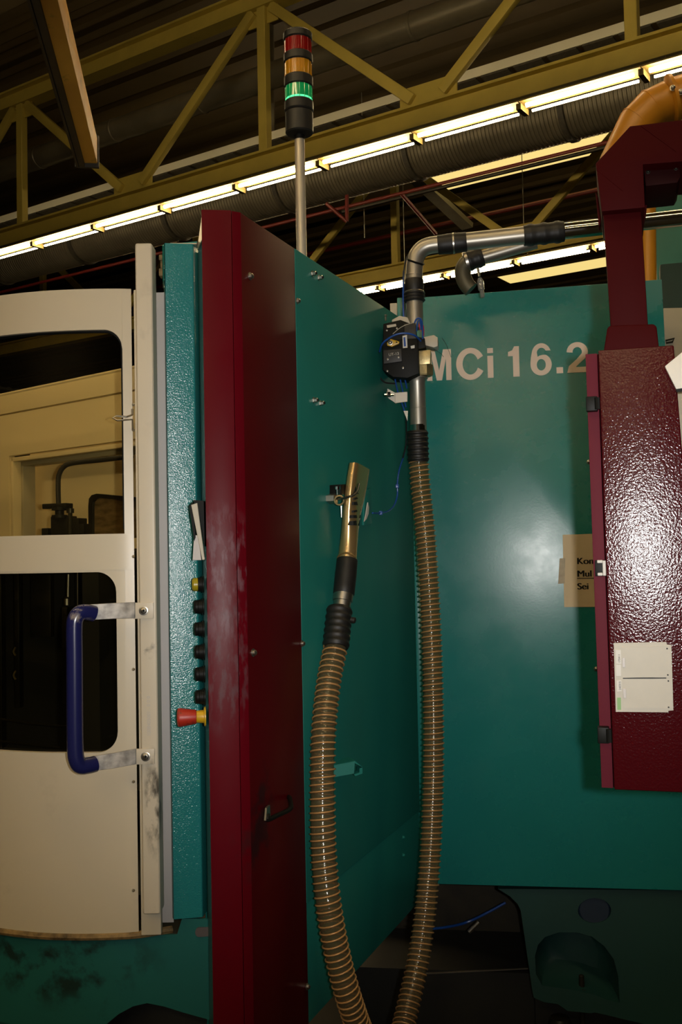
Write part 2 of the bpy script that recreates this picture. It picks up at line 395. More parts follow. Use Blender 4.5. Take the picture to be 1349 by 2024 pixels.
# floor, roof, walls
b = MB(); b.box((0, 10, -0.1), (90, 90, 0.2)); struct(b.build('floor', mt_floor), 'dark oily concrete hall floor')
# corrugated roof sheets with gaps for the roof lights
t_sk = [hs(hp(1000, 322, ROOF + 0.14))[1], hs(hp(1090, 533, ROOF + 0.14))[1]]; SKW = 1.5
sk0 = [hs(hp(845, 357, ROOF + 0.14))[0], hs(hp(985, 548, ROOF + 0.14))[0]]
def roof_sheet(t0, t1):
    bb = MB(); pitch = 0.62; n = max(1, int(round((t1 - t0) / pitch))); pitch = (t1 - t0) / n; prof = []
    for i in range(n):
        a = t0 + i * pitch
        prof += [(a, 0.0), (a + pitch * 0.42, 0.0), (a + pitch * 0.55, 0.06), (a + pitch * 0.87, 0.06)]
    prof.append((t1, 0.0))
    A = [bb.bm.verts.new(hall(-34, t, ROOF + h)) for t, h in prof]; B = [bb.bm.verts.new(hall(30, t, ROOF + h)) for t, h in prof]
    for i in range(len(prof) - 1): bb.bm.faces.new((A[i], A[i + 1], B[i + 1], B[i]))
    A2 = [bb.bm.verts.new(hall(s, t, ROOF + 0.3)) for s, t in ((-34, t0), (30, t0), (30, t1), (-34, t1))]; bb.bm.faces.new(A2)
    return bb
roofE = bpy.data.objects.new('ceiling', None); COL.objects.link(roofE); WLOC[roofE.name] = Vector((0, 0, 0)); struct(roofE, 'corrugated brown sheet roof of the hall')
edges = [-30.0] + [x for t in t_sk for x in (t - SKW / 2, t + SKW / 2)] + [40.0]
for i in range(0, len(edges), 2):
    roof_sheet(edges[i], edges[i + 1]).build('roof_sheet', mt_roof, roofE, smooth=10)
for i, t in enumerate(t_sk):
    b = MB(); b.box(hall((sk0[i] + 22) / 2, t, ROOF + 0.16), (22 - sk0[i], SKW, 0.04), HAX)
    struct(b.build('window_%d' % (i + 1), mt_sky), 'long glowing yellow rooflight strip in the roof')
    b = MB(); b.box(hall((sk0[i] - 34) / 2, t, ROOF + 0.16), (sk0[i] + 33.98, SKW + 0.02, 0.05), HAX); b.build('roof_sheet', mt_roof, roofE)
    b = MB(); b.box(hall(26, t, ROOF + 0.2), (8, SKW + 0.02, 0.05), HAX); b.build('roof_sheet', mt_roof, roofE)
for nm, c, sz in (('wall_back', hall(0, 40, 3.5), (80, 0.3, 14)), ('wall_front', hall(0, -30, 3.5), (80, 0.3, 14)),
                  ('wall_left', hall(-34, 5, 3.5), (0.3, 70, 14)), ('wall_right', hall(30, 5, 3.5), (0.3, 70, 14))):
    b = MB(); c.z = 4.7; b.box(c, (sz[0], sz[1], 11), HAX); struct(b.build(nm, mt_hallwall), 'plain hall wall')

# girders
def ibar(b, p, q, w, d, up):          # flat-sided bar between two points
    ax = (q - p).normalized(); side = ax.cross(up).normalized(); u2 = side.cross(ax).normalized()
    b.box((p + q) / 2, ((q - p).length, w, d), (ax, side, u2)); return b
def girder(name, label, t, s0, kmin, kmax):
    g = thing(name, label, 'girder', hall(0, t, 5.5))
    sa, sb = s0 + HALF * (kmin - 0.8), s0 + HALF * (kmax + 0.8); L = sb - sa; sm = (sa + sb) / 2
    b = MB(); b.box(hall(sm, t, 5.82), (L, 0.26, 0.035), HAX); b.box(hall(sm, t, 5.68), (L, 0.05, 0.26), HAX); b.box(hall(sm, t, 5.545), (L, 0.26, 0.035), HAX)
    b.build('lower_chord', mt_gird, g)
    b = MB(); b.box(hall(sm, t, 8.26), (L, 0.26, 0.035), HAX); b.box(hall(sm, t, 8.12), (L, 0.05, 0.26), HAX); b.box(hall(sm, t, 7.985), (L, 0.26, 0.035), HAX)
    b.build('upper_chord', mt_gird, g)
    for k in range(kmin, kmax + 1):
        s = s0 + HALF * k
        if k % 2 == 0:
            b = MB(); b.box(hall(s, t - 0.03, 6.90), (0.15, 0.13, 2.16), HAX); b.build('post', mt_gird, g, bevel=0.008, seg=1)
            b = MB(); b.box(hall(s, t - 0.02, 7.86), (0.55, 0.02, 0.26), HAX); b.build('gusset', mt_gird, g)
            for d in (-1, 1):
                if not kmin <= k + d <= kmax: continue
                b = MB(); ibar(b, hall(s + d * 0.16, t - 0.05, 7.95), hall(s + d * (HALF - 0.22), t - 0.05, 5.93), 0.10, 0.15, ZA); b.build('diagonal', mt_gird, g, bevel=0.02, seg=2)
        else:
            b = MB(); b.box(hall(s, t - 0.02, 5.97), (0.85, 0.02, 0.30), HAX); b.build('gusset', mt_gird, g)
    return g
girder('roof_girder', 'yellow lattice roof girder right above the nearer row of fluorescent lamps', 0.10, 0.0, -6, 5)
s_far = hs(hp(772, 545, 5.55))[0]
girder('roof_girder', 'yellow lattice roof girder farther back, seen below the spiral duct', T2 + 0.1, s_far, -4, 3)

# fluorescent lamps
def lamp(s, t, label, group):
    g = thing('ceiling_light', label, 'lamp', hall(s, t, H_L), group)
    L = LFIX - 0.012
    b = MB(); b.box(hall(s, t + 0.02, H_L + 0.095), (L, 0.26, 0.02), HAX); b.box(hall(s, t + 0.02, H_L + 0.125), (L, 0.09, 0.04), HAX)
    for e in (-1, 1): b.box(hall(s + e * (L / 2 - 0.01), t + 0.02, H_L + 0.03), (0.03, 0.24, 0.075), HAX)
    b.build('housing', mt_lampbody, g)
    for dt, r in ((-0.075, 0.026), (0.115, 0.016)):
        b = MB(); b.cyl(hall(s - L / 2 + 0.085, t + dt, H_L + 0.03), hall(s + L / 2 - 0.085, t + dt, H_L + 0.03), r, 10); b.build('tube', mt_tubeglow, g)
    b = MB(); b.cyl(hall(s - L / 3, t, H_L + 0.12), hall(s - L / 3, t, 5.526), 0.012, 6); b.build('hanger', mt_lampbody, g)
ordn = ['first', 'second', 'third', 'fourth', 'fifth', 'sixth', 'seventh', 'eighth', 'ninth', 'tenth', 'eleventh', 'twelfth', 'thirteenth']
for i, n in enumerate(range(-1, 9)):
    if n < 8: lab = 'glowing fluorescent lamp, %s from the left in the row under the nearer girder' % ordn[i]
    else: lab = 'glowing fluorescent lamp at the far right end of the row under the nearer girder'
    lamp(_sa + LFIX * (n - 0.5 + 0.0), 0.0, lab, 'near row of fluorescent lamps')
sf0 = hs(hp(748, 572, H_L))[0]
for i, n in enumerate(range(-2, 7)):
    lamp(sf0 + LFIX * (n + 0.5), T2, 'glowing fluorescent lamp of the far row, %s from the left beyond the machine' % ordn[i], 'far row of fluorescent lamps')
for j, (nm, s0) in enumerate((('over the aisle', 0.0), ('above the viewer', 2.5), ('behind the viewer', 2.0), ('far behind the viewer', 2.5))):    # unseen further rows at the same spacing, added for ambient light
    for i in range(8):
        lamp((i + s0) * LFIX, -T2 * (j + 1), 'unseen fluorescent lamp of the row %s, %s along it' % (nm, ordn[i]), 'unseen lamps of the row ' + nm)

# ducts, trays, pipes
def axis_at(x, y, h): return hs(hp(x, y, h))
s_, t_ = axis_at(850, 292, 6.45)
g = thing('spiral_duct', 'fat dark ribbed ventilation duct below the nearer row of lamps', 'duct', hall(s_, t_, 6.0))
b = MB(); prof = []; n = 420; Ld = 26.0
for i in range(n):
    d = i * Ld / n; prof += [(d, 0.44), (d + Ld / n * 0.5, 0.44), (d + Ld / n * 0.6, 0.452), (d + Ld / n * 0.9, 0.452)]
b.lathe(hall(-15, t_, 6.45), HD, prof, 28); b.build('duct_tube', mt_duct, g, smooth=50)
for k in range(9):
    b = MB(); s0 = -12 + k * 2.6; b.lathe(hall(s0, t_, 6.45), HD, [(0, 0.455), (0.01, 0.475), (0.09, 0.475), (0.10, 0.455)], 28); b.build('band', mt_traydark, g)
s_, t_ = axis_at(760, 72, 7.45)
g = thing('round_duct', 'silver round ventilation duct high behind the nearer girder', 'duct', hall(s_, t_, 7.2))
b = MB(); b.lathe(hall(-16, t_, 7.45), HD, [(0, 0.2), (26, 0.2)], 24); b.build('duct_tube', mt_ductsilver, g)
for k in range(12):
    b = MB(); b.lathe(hall(-14 + k * 2.0, t_, 7.45), HD, [(0, 0.2), (0.01, 0.213), (0.05, 0.213), (0.06, 0.2)], 24); b.build('joint_ring', mt_ductsilver, g)
s_, t_ = axis_at(1000, 150, 6.75)
g = thing('cable_tray', 'cream edged cable tray running along behind the nearer girder', 'cable tray', hall(s_, t_, 6.6))
b = MB(); b.box(hall(-2, t_ - 0.25, 6.80), (26, 0.02, 0.13), HAX); b.build('side_rail', mt_tray, g)
b = MB(); b.box(hall(-2, t_ + 0.25, 6.80), (26, 0.02, 0.13), HAX); b.build('side_rail', mt_tray, g)
for k in range(52):
    b = MB(); b.box(hall(-14.5 + k * 0.5, t_, 6.72), (0.42, 0.5, 0.03), HAX); b.build('rung_plate', mt_traydark, g)

g = thing('sprinkler_pipe', 'red sprinkler pipe with drops hugging the underside of the spiral duct', 'pipe', hp(1000, 334, 6.1))
s_, t_ = axis_at(1000, 331, 5.95)
b = MB(); b.cyl(hall(-12, t_, 5.95), hall(9, t_, 5.95), 0.03, 8); b.build('main_pipe', mt_sprink, g)
def hbar(b, pa, pb, r): b.cyl(pa, pb, r, 8)
p_a = hall(axis_at(775, 372, 5.95)[0], t_, 5.95)
d_ = at(862, 462, p_a.y + 1.0)
b = MB(); hbar(b, p_a, d_, 0.035); b.build('branch_pipe', mt_sprink, g)
p_b = at(686, 386, p_a.y); b = MB(); hbar(b, p_b, at(686, 438, p_a.y), 0.03); b.build('drop_pipe', mt_sprink, g)
b = MB(); hbar(b, at(686, 438, p_a.y), at(645, 402, p_a.y), 0.03); b.build('drop_brace', mt_sprink, g)
s_, t_ = axis_at(1000, 322, 6.1)
b = MB(); b.cyl(hall(-1, t_ + 0.4, 6.12), hall(9, t_ + 0.4, 6.12), 0.035, 8); tag(b.build('conduit_pipe', mt_traydark), 'thin dark conduit crossing in front of the yellow rooflight', 'pipe')
s_, t_ = axis_at(925, 432, 7.9)
b = MB(); b.cyl(hall(-14, t_, 7.9), hall(12, t_, 7.9), 0.05, 8); tag(b.build('sprinkler_pipe', mt_sprink), 'thin red sprinkler pipe high under the roof behind the far girder', 'pipe')
s_, t_ = axis_at(1090, 556, 7.3)
b = MB(); b.cyl(hall(2, t_, 7.3), hall(14, t_, 7.3), 0.09, 8); tag(b.build('sprinkler_pipe', mt_sprink), 'red sprinkler pipe low above the big teal cabinet, below the far lamps', 'pipe')
s_, t_ = axis_at(640, 175, 8.4)
for k, (x, y) in enumerate(((300, 70), (230, 130))):
    s_, t_ = axis_at(x, y, 8.4)
    b = MB(); b.cyl(hall(-14, t_, 8.4), hall(10, t_, 8.4), 0.035, 8); tag(b.build('sprinkler_pipe', mt_sprink), ('thin red sprinkler pipe under the roof at the upper left', 'thin red sprinkler pipe under the roof just left of the signal tower')[k], 'pipe')
b = MB(); b.cyl(at(539, 285, 16.5), at(536, -40, 16.5), 0.045, 8); b.cyl(at(543, 285, 16.5), at(541, 262, 16.5), 0.07, 8)
tag(b.build('drop_conduit', mt_ductsilver), 'grey conduit hanging upright beside the yellow girder post', 'pipe')
for k, (xa, ya, xb, yb, Y, w) in enumerate(((822, 352, 925, 448, 22.0, 0.30), (232, 345, 300, 430, 24.0, 0.16))):
    b = MB(); ibar(b, at(xa, ya, Y), at(xb, yb, Y + 1.5), w, 0.12, ZA)
    tag(b.build('roof_brace', mt_ductsilver if k == 0 else mt_gird), ('pale grey slanting roof brace under the spiral duct', 'dim slanting roof brace at the left below the lamps')[k], 'brace')
for k, (x, ya, yb) in enumerate(((717, 330, 470), (797, 380, 560), (1032, 320, 450))):
    b = MB(); pb_ = at(x + 4, yb, 19.0); b.cyl(Vector((pb_.x, pb_.y, CAM.z + ROOF)), pb_, 0.008, 5)
    tag(b.build('hanging_cord', mt_tray), ('thin pale cord hanging left of the far girder post', 'thin pale cord hanging just right of the far girder post', 'thin pale cord hanging in front of the rooflight')[k], 'cord')

# jib of a crane, upper left
JK = 0.47; cf, cn = hp(172, 332, 2.15 * JK), hp(66, -60, 2.15 * JK)
ax = (cf - cn).normalized(); sd = ax.cross(ZA).normalized()
g = thing('crane_jib', 'scuffed orange crane jib reaching in at the upper left', 'crane', (cf + cn) / 2)
mid = (cf + cn) / 2; Lc = (cf - cn).length
b = MB(); b.box(mid + ZA * 0.10 * JK, (Lc, 0.115 * JK, 0.15 * JK), (ax, sd, ZA)); b.build('jib_box', mt_crane, g, bevel=0.004)
b = MB(); b.box(mid + ZA * 0.013 * JK - sd * 0.050 * JK, (Lc, 0.012 * JK, 0.03 * JK), (ax, sd, ZA)); b.box(mid + ZA * 0.016 * JK - sd * 0.026 * JK, (Lc, 0.030 * JK, 0.022 * JK), (ax, sd, ZA)); b.build('track_rail', mt_cranedark, g)
b = MB(); b.box(cf + ZA * 0.095 * JK + ax * 0.004, (0.010, 0.13 * JK, 0.18 * JK), (ax, sd, ZA)); b.build('end_plate', mt_traydark, g)
# ================================================================ THE MACHINE, left: curved door, front column, base
DTAB = [(-420, 2.80), (-300, 2.56), (-150, 2.36), (-60, 2.275), (0, 2.235), (75, 2.205), (150, 2.193), (225, 2.193), (270, 2.200), (345, 2.232)]
def dplan(px, off=0.0):
    p = pp(px, sinterp(DTAB, px))
    if off:
        a, c = pp(px - 4, sinterp(DTAB, px - 4)), pp(px + 4, sinterp(DTAB, px + 4)); d = (c - a).normalized(); p = p + Vector((d.y, -d.x, 0)) * off
    return p
CZ = CAM.z
D_TOP, D_BOT = CZ + 0.583, CZ - 0.803
WU0, WU1, WL0, WL1 = CZ + 0.048, CZ + 0.493, CZ - 0.420, CZ - 0.034      # windows, bottom and top
door = thing('sliding_guard', 'curved cream sliding door of the machine with two rounded windows and blue handle', 'door', Vector((dplan(150).x, dplan(150).y, D_BOT)))
def rounded(px, right, left, z0, z1, r_px, r, rb=True):      # opening at column px
    lo, hi = z0, z1
    if px > right or px < left: return None
    d = max(0.0, px - (right - r_px))
    if d > 0:
        k = r * (1 - math.sqrt(max(0.0, 1 - (d / r_px) ** 2))); hi -= k
        if rb: lo += k
    d = max(0.0, (left + r_px) - px)
    if d > 0:
        k = r * (1 - math.sqrt(max(0.0, 1 - (d / r_px) ** 2))); hi -= k; lo += k
    return lo, hi
cols = [-420 + i * 15 for i in range(40)]
cols = sorted(set([c for c in cols if c < 260] + [265.5, 247, 230, -330, -315] + [247 - 40 + i * 2 for i in range(21)] + [230 - 40 + i * 2 for i in range(21)]))
def door_sheet(off, thick):
    b = MB(); bm = b.bm
    def strip(z0a, z1a, z0b, z1b, pa, pb):
        P = [Vector((pa.x, pa.y, z0a)), Vector((pb.x, pb.y, z0b)), Vector((pb.x, pb.y, z1b)), Vector((pa.x, pa.y, z1a))]
        v = [bm.verts.new(p) for p in P]; bm.faces.new(v)
    for xa, xb in zip(cols, cols[1:]):
        pa, pb = dplan(xa, off), dplan(xb, off)
        def bounds(x):
            up = rounded(x, 247, -330, WU0, WU1, 36, 0.042, rb=False); lw = rounded(x, 230, -330, WL0, WL1, 38, 0.044); return up, lw
        xm = (xa + xb) / 2
        (ua, la), (ub, lb) = bounds(xa), bounds(xb)
        hasu = -330 <= xm <= 247; hasl = -330 <= xm <= 230
        ua = ua or (WU0, WU0); ub = ub or (WU0, WU0); la = la or (WL0, WL0); lb = lb or (WL0, WL0)
        if not hasl: la = lb = ((WL0 + WL1) / 2,) * 2
        if not hasu: ua = ub = ((WU0 + WU1) / 2,) * 2
        strip(D_BOT, la[0], D_BOT, lb[0], pa, pb); strip(la[1], ua[0], lb[1], ub[0], pa, pb); strip(ua[1], D_TOP, ub[1], D_TOP, pa, pb)
    bmesh.ops.remove_doubles(bm, verts=bm.verts, dist=1e-5)
    return b
def solidify(o, t, off=-1.0):
    md = o.modifiers.new('thickness', 'SOLIDIFY'); md.thickness = t; md.offset = off
    es = o.modifiers.new('crisp_edges', 'EDGE_SPLIT'); es.split_angle = math.radians(40); return o
dp = solidify(door_sheet(0, 0).build('door_sheet', mt_cream, door, smooth=40), 0.012, 0.0)
def pane(name, px0, px1, z0, z1, mat, off):
    b = MB(); n = 24; L = []
    for i in range(n + 1):
        p = dplan(lerp(px0, px1, i / n), off); L.append((b.bm.verts.new((p.x, p.y, z0)), b.bm.verts.new((p.x, p.y, z1))))
    for A, B in zip(L, L[1:]): b.bm.faces.new((A[0], B[0], B[1], A[1]))
    return b.build(name, mat, door)
pane('upper_window_pane', -335, 252, WU0 - 0.005, WU1 + 0.006, mt_pane, -0.010)
pane('lower_window_pane', -335, 236, WL0 - 0.006, WL1 + 0.006, mt_smoke, -0.010)
# dark rubber seal round the openings: thin bands seen at the window rims
b = MB(); pts = []
for x in range(-320, 213, 14): pts.append(Vector((*dplan(x, -0.006).xy, WU1 - 0.002)))
for i in range(9):
    a = i / 8 * math.pi / 2; x = 247 - 36 + 35 * math.sin(a); pts.append(Vector((*dplan(x, -0.006).xy, WU1 - 0.042 + 0.040 * math.cos(a))))
pts.append(Vector((*dplan(246, -0.006).xy, WU0 + 0.01)))
b.tube(pts, 0.003, 6); b.build('window_seal', mt_black, door)
# lip under the door
b = MB(); pts = [Vector((*dplan(x, 0.004).xy, D_BOT - 0.006)) for x in range(-420, 341, 15)]
b.tube(pts, 0.008, 8); b.build('lower_lip', mt_rust, door)
# crossbar flange between the windows, a little proud at its right end
b = MB(); pa, pb = dplan(-320, 0.008), dplan(262, 0.008)
A = [dplan(x, 0.007) for x in range(-320, 263, 12)] + [dplan(262, 0.007)]; B = [dplan(x, 0.0) for x in range(-320, 263, 12)] + [dplan(262, 0.0)]
b.loft([[Vector((*A[i].xy, WL1 + 0.004)), Vector((*A[i].xy, WU0 - 0.001)), Vector((*B[i].xy, WU0 - 0.001)), Vector((*B[i].xy, WL1 + 0.004))] for i in range(len(A))])
b.build('crossbar', mt_cream, door, smooth=40)
# closing edge: narrow strip, post, grey strip
PD = Plane(pp(264, 2.155), pp(308, 2.155))
_zt, _zb = zat(290, 480, 2.15), zat(292, 1808, 2.15)
b = MB(); b.fbox(PD, PD.pix(264.5, 1090)[0], PD.pix(304, 1090)[0], D_BOT - 0.004, D_TOP - 0.004, -0.05, -0.030); b.build('edge_strip', mt_cream, door, bevel=0.002)
b = MB(); b.fbox(PD, PD.pix(275, 1090)[0], PD.pix(309, 1090)[0], _zb, _zt, -0.045, 0.006); post = b.build('closing_post', mt_post, door, bevel=0.006, seg=3)
for k, y in enumerate((800, 850, 1100, 1323, 1545, 1760)):
    b = MB(); p = PD.at(264, y, -0.030); b.lathe(p, PD.n, [(0, 0.0035), (0.003, 0.003), (0.005, 0.001)], 8); b.build('rivet', mt_steel, door)
b = MB(); b.vprism([pp(309, 2.235), pp(334, 2.235), pp(334, 2.25), pp(309, 2.25)], D_BOT + 0.004, D_TOP + 0.002); b.build('grey_seal_strip', mt_greystrip, door, label='lavender grey closing strip')
# wire catch on the window edge
b = MB(); w = [(262, 808), (262, 820), (250, 824), (230, 822), (223, 826), (232, 831), (262, 829), (263, 850)]
b.tube([PD.at(x, y, 0.004 if x < 255 else -0.008) for x, y in w], 0.0022, 6); b.build('wire_catch', mt_steel, door)
# handle
PH = Plane(pp(150, 2.06), pp(308, 2.13))
hd = MB(); zt_, zb_ = zat(146, 1210, 2.06), zat(152, 1510, 2.06)
xg = pp(148, 2.06)
path = [PH.at(186, 1213, -0.005), PH.at(172, 1210, -0.001), PH.at(158, 1212, 0.002), PH.at(149, 1224, 0.003), PH.at(147, 1245, 0.003),
        PH.at(147.5, 1300, 0.003), PH.at(148, 1400, 0.003), PH.at(149, 1480, 0.003), PH.at(152, 1503, 0.003), PH.at(160, 1514, 0.002), PH.at(176, 1513, -0.001), PH.at(188, 1510, -0.005)]
path = spline(path, 5)
rr = [0.0165] * len(path)
hd.tube(path, rr, 18); handle = hd.build('handle', mt_blue, door, label='blue plastic grip on two metal arms')
def arm(pts_top, pts_bot, name, mat):
    b = MB(); n = len(pts_top); F = [(t, bo) for t, bo in zip(pts_top, pts_bot)]
    R = []
    for t, bo in F: R.append([bo, t, t + Vector((0.001, 0.005, 0)), bo + Vector((0.001, 0.005, 0))])
    b.loft(R); return b.build(name, mat, handle, bevel=0.0008, seg=1)
arm([PH.at(172, 1195, -0.01), PH.at(225, 1192, 0.0), PH.at(266, 1190, 0.004)], [PH.at(173, 1226, -0.01), PH.at(225, 1223, 0.0), PH.at(266, 1222, 0.004)], 'handle_arm', mt_bracket)
arm([PH.at(168, 1497, -0.01), PH.at(222, 1489, 0.0), PH.at(268, 1480, 0.004)], [PH.at(172, 1526, -0.01), PH.at(224, 1519, 0.0), PH.at(268, 1511, 0.004)], 'handle_arm', mt_bracket)
for (x0, y0, x1, y1, sx, sy) in ((265, 1191, 303, 1223, 284, 1207), (267, 1480, 305, 1511, 288, 1495.5)):
    b = MB(); b.pbox(PD, x0, y0, x1, y1, 0.006, 0.010); b.build('handle_foot', mt_post, handle, bevel=0.001)
    b = MB(); b.lathe(PD.at(sx, sy, 0.010), PD.n, [(0, 0.0098), (0.0012, 0.0098), (0.0016, 0.0085)], 20); b.lathe(PD.at(sx, sy, 0.0115), PD.n, [(0, 0.0072), (0.003, 0.0066), (0.005, 0.0036)], 20)
    sc_ = b.build('handle_screw', mt_steel, handle)
    b = MB(); b.lathe(PD.at(sx, sy, 0.0160), PD.n, [(0, 0.003), (0.0008, 0.003)], 6); b.build('screw_socket', mt_black, handle)
text_mesh('1008405001 - 0 0 0', PD, 298, 1455, 7, 0.0062, 'stamped_number', mt_greystrip, door, rot=math.pi / 2, depth=0.0001)

# inside of the machine, seen through the windows
_i0 = pp(245, 2.9); PI_ = Plane(_i0 - Vector((0.766, -0.643, 0)), _i0)
inner = thing('inner_enclosure', 'cream inner wall with framed opening seen through the upper door window', 'enclosure', PI_.P(0.6, 1.0, 0))
vt = PI_.pix(245, 731)[1]; vg = PI_.pix(245, 776)[1]
uL, uR = -0.55, PI_.pix(330, 1090)[0]
b = MB(); b.fbox(PI_, uL, uR, vg + 0.002, vt, -0.02, 0.004); b.build('upper_band', mt_inner, inner, bevel=0.002)
b = MB(); b.tube([PI_.P(uL, vt, 0.0), PI_.P(uR, vt, 0.0)], 0.006, 8); b.build('rolled_edge', mt_inner, inner)
ho = PI_.pix(18, 905); hi_ = PI_.pix(245, 870)[1]
_b0 = CZ + 0.02
b = MB(); b.holed(PI_, [(uL, _b0), (uR, _b0), (uR, vg - 0.002), (uL, vg - 0.002)], [[(ho[0], _b0 + 0.03), (uR - 0.02, _b0 + 0.03), (uR - 0.02, hi_), (ho[0], hi_)]], -0.02, 0.0)
b.build('lower_plate', mt_inner, inner)
for du, dv, w0, w1, nm, mt in ((0.004, 0.006, -0.045, -0.003, 'frame_moulding', mt_inner), (0.020, 0.020, -0.075, -0.03, 'inner_moulding', mt_greybox)):
    b = MB(); u0 = ho[0] + du; v1 = hi_ - dv; t = 0.014
    b.fbox(PI_, u0, u0 + t, _b0, v1, w0, w1); b.fbox(PI_, u0, uR, v1 - t, v1, w0, w1); b.build(nm, mt, inner, bevel=0.002)
b = MB(); b.fbox(PI_, ho[0] - 0.05, uR + 0.2, _b0 - 0.1, vg, -0.14, -0.11); b.build('rear_plate', mt_inner, inner)
# coolant fitting
PF = Plane(pp(100, 2.72), pp(300, 2.62))
fit = thing('coolant_fitting', 'black coolant block with bent pipe inside the upper door window', 'fitting', PF.at(125, 1070))
b = MB(); b.tube(spline([PF.at(116, 1000), PF.at(115, 960), PF.at(117, 938), PF.at(127, 922), PF.at(146, 915), PF.at(200, 909), PF.at(262, 902)], 6), 0.0068, 10); b.build('bent_pipe', mt_rubber, fit)
b = MB(); b.pbox(PF, 83, 995, 131, 1005, -0.02, 0.012); b.build('lever', mt_black, fit, bevel=0.002)
b = MB(); b.lathe(PF.at(118, 1024), ZA, [(0, 0.021), (0.008, 0.021), (0.009, 0.012), (0.02, 0.012), (0.021, 0.021), (0.03, 0.02), (0.034, 0.012)], 16); b.build('nut', mt_black, fit)
b = MB(); b.pbox(PF, 100, 1020, 136, 1075, -0.04, 0.0); b.build('block', mt_black, fit, bevel=0.003)
b = MB(); b.cyl(PF.at(139, 1075), PF.at(139, 1008), 0.006, 10); b.lathe(PF.at(139, 1014), ZA, [(0, 0.010), (0.012, 0.010)], 12); b.build('union', mt_oily, fit)
b = MB(); b.pbox(PF, 142, 1024, 156, 1075, -0.04, 0.0); b.build('step_block', mt_black, fit, bevel=0.002)
b = MB(); b.pbox(PF, 156, 1035, 166, 1075, -0.04, 0.0); b.build('step_block', mt_black, fit, bevel=0.002)
b = MB(); b.pbox(PF, 82, 1044, 95, 1075, -0.03, 0.0); b.build('side_block', mt_black, fit, bevel=0.002)
# small inner window
iw = thing('inner_window', 'small rounded dark framed window on the inner rear wall of the machine', 'window', PI_.at(220, 1090, -0.10))
ou = [PI_.pix(x, y, -0.10) for x, y in ((180, 1085), (180, 1000), (181, 986), (186, 979), (196, 976), (262, 982), (300, 986), (300, 1085))]
ci = (sum(p[0] for p in ou) / 8, sum(p[1] for p in ou) / 8)
inn = [PI_.pix(x, y, -0.10) for x, y in ((187, 1079), (187, 1002), (188, 992), (192, 987), (200, 984), (262, 990), (293, 993), (293, 1079))]
b = MB(); b.holed(PI_, ou, [inn], -0.11, -0.09); b.build('frame', mt_oily, iw)
b = MB(); b.prism(PI_, inn, -0.106, -0.10); b.build('pane', M('brown_inner_pane', (0.16, 0.11, 0.05), 0.25, var=0.5, vscale=14, stretch=(1, 1, 4)), iw)
# dark working space under the crossbar
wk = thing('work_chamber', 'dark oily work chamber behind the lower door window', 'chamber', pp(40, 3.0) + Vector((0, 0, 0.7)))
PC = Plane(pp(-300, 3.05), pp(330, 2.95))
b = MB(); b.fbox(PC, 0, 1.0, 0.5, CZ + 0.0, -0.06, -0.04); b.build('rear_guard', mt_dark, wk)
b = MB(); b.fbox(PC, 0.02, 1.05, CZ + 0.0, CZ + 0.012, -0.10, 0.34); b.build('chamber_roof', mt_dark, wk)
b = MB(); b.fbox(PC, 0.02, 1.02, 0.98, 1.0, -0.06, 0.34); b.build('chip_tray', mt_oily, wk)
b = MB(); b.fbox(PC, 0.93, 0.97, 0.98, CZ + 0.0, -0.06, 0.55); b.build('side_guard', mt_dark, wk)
for x0, x1, y0, y1, w in ((0, 3, 1130, 1480, 0.2), (28, 38, 1130, 1400, 0.1), (60, 100, 1135, 1260, 0.05), (122, 134, 1200, 1390, 0.15)):
    b = MB(); b.pbox(PC, x0, y0, x1, y1, w - 0.03, w); b.build('guide_bar', mt_oily, wk, bevel=0.003)
b = MB(); b.cyl(PC.at(153.5, 1125, 0.3), PC.at(154, 1260, 0.3), 0.0016, 6); b.build('thin_rod', mt_steel, wk)
b = MB(); b.cyl(PC.at(135, 1135, 0.15), PC.at(134, 1180, 0.15), 0.004, 8); b.lathe(PC.at(133, 1196, 0.15), ZA, [(0, 0.009), (0.018, 0.009), (0.024, 0.004)], 10); b.build('coolant_nozzle', mt_steel, wk)
for y in (1288, 1335):
    b = MB(); b.tube(spline([PC.at(31, y - 9, 0.16), PC.at(27, y, 0.16), PC.at(31, y + 8, 0.16)], 4), 0.003, 6); b.build('hook', mt_brass, wk)
for k, pts in enumerate((((0, 1421), (60, 1430), (130, 1436), (225, 1430)), ((0, 1465), (60, 1472), (120, 1478)))):
    b = MB(); b.tube([PC.at(x, y, 0.3) for x, y in pts], 0.003, 6); b.build('tray_rim', mt_oily, wk)

# teal front column with the upper cap
colm = thing('front_column', 'bright teal grained front column cover between the door and the maroon cover', 'panel', Vector((*pp(365, 2.2).xy, zat(343, 1815, 2.2))))
zc1, zc0 = zat(365, 481, 2.2), zat(365, 1815, 2.2)
c0, c1, c2, c3 = pp(333, 2.196), pp(388, 2.2045), pp(391.5, 2.209), pp(404, 2.26)
b = MB(); b.vprism([pp(331, 2.30), pp(332.2, 2.202), c0 + Vector((0.002, -0.001, 0)), c1, pp(390, 2.2055), c2, c3, pp(404, 2.31)], zc0, zc1); b.build('column_sheet', mt_teal_grain, colm, smooth=60)
b = MB(); b.vprism([pp(329, 2.24), pp(332, 2.235), pp(332, 2.30), pp(329, 2.30)], zat(331, 555, 2.235), zc1 + 0.006)
b.vprism([pp(329.5, 2.235), pp(399, 2.215), pp(399, 2.30), pp(329.5, 2.30)], zc1 + 0.004, zc1 + 0.009); b.build('cap_flange', mt_teal_side, colm, bevel=0.001)
b = MB(); b.vprism([pp(345, 2.203), pp(398, 2.207), pp(398, 2.235), pp(345, 2.23)], zc1, zc1 + 0.0025); b.build('bare_edge', mt_alu, colm)
b = MB()
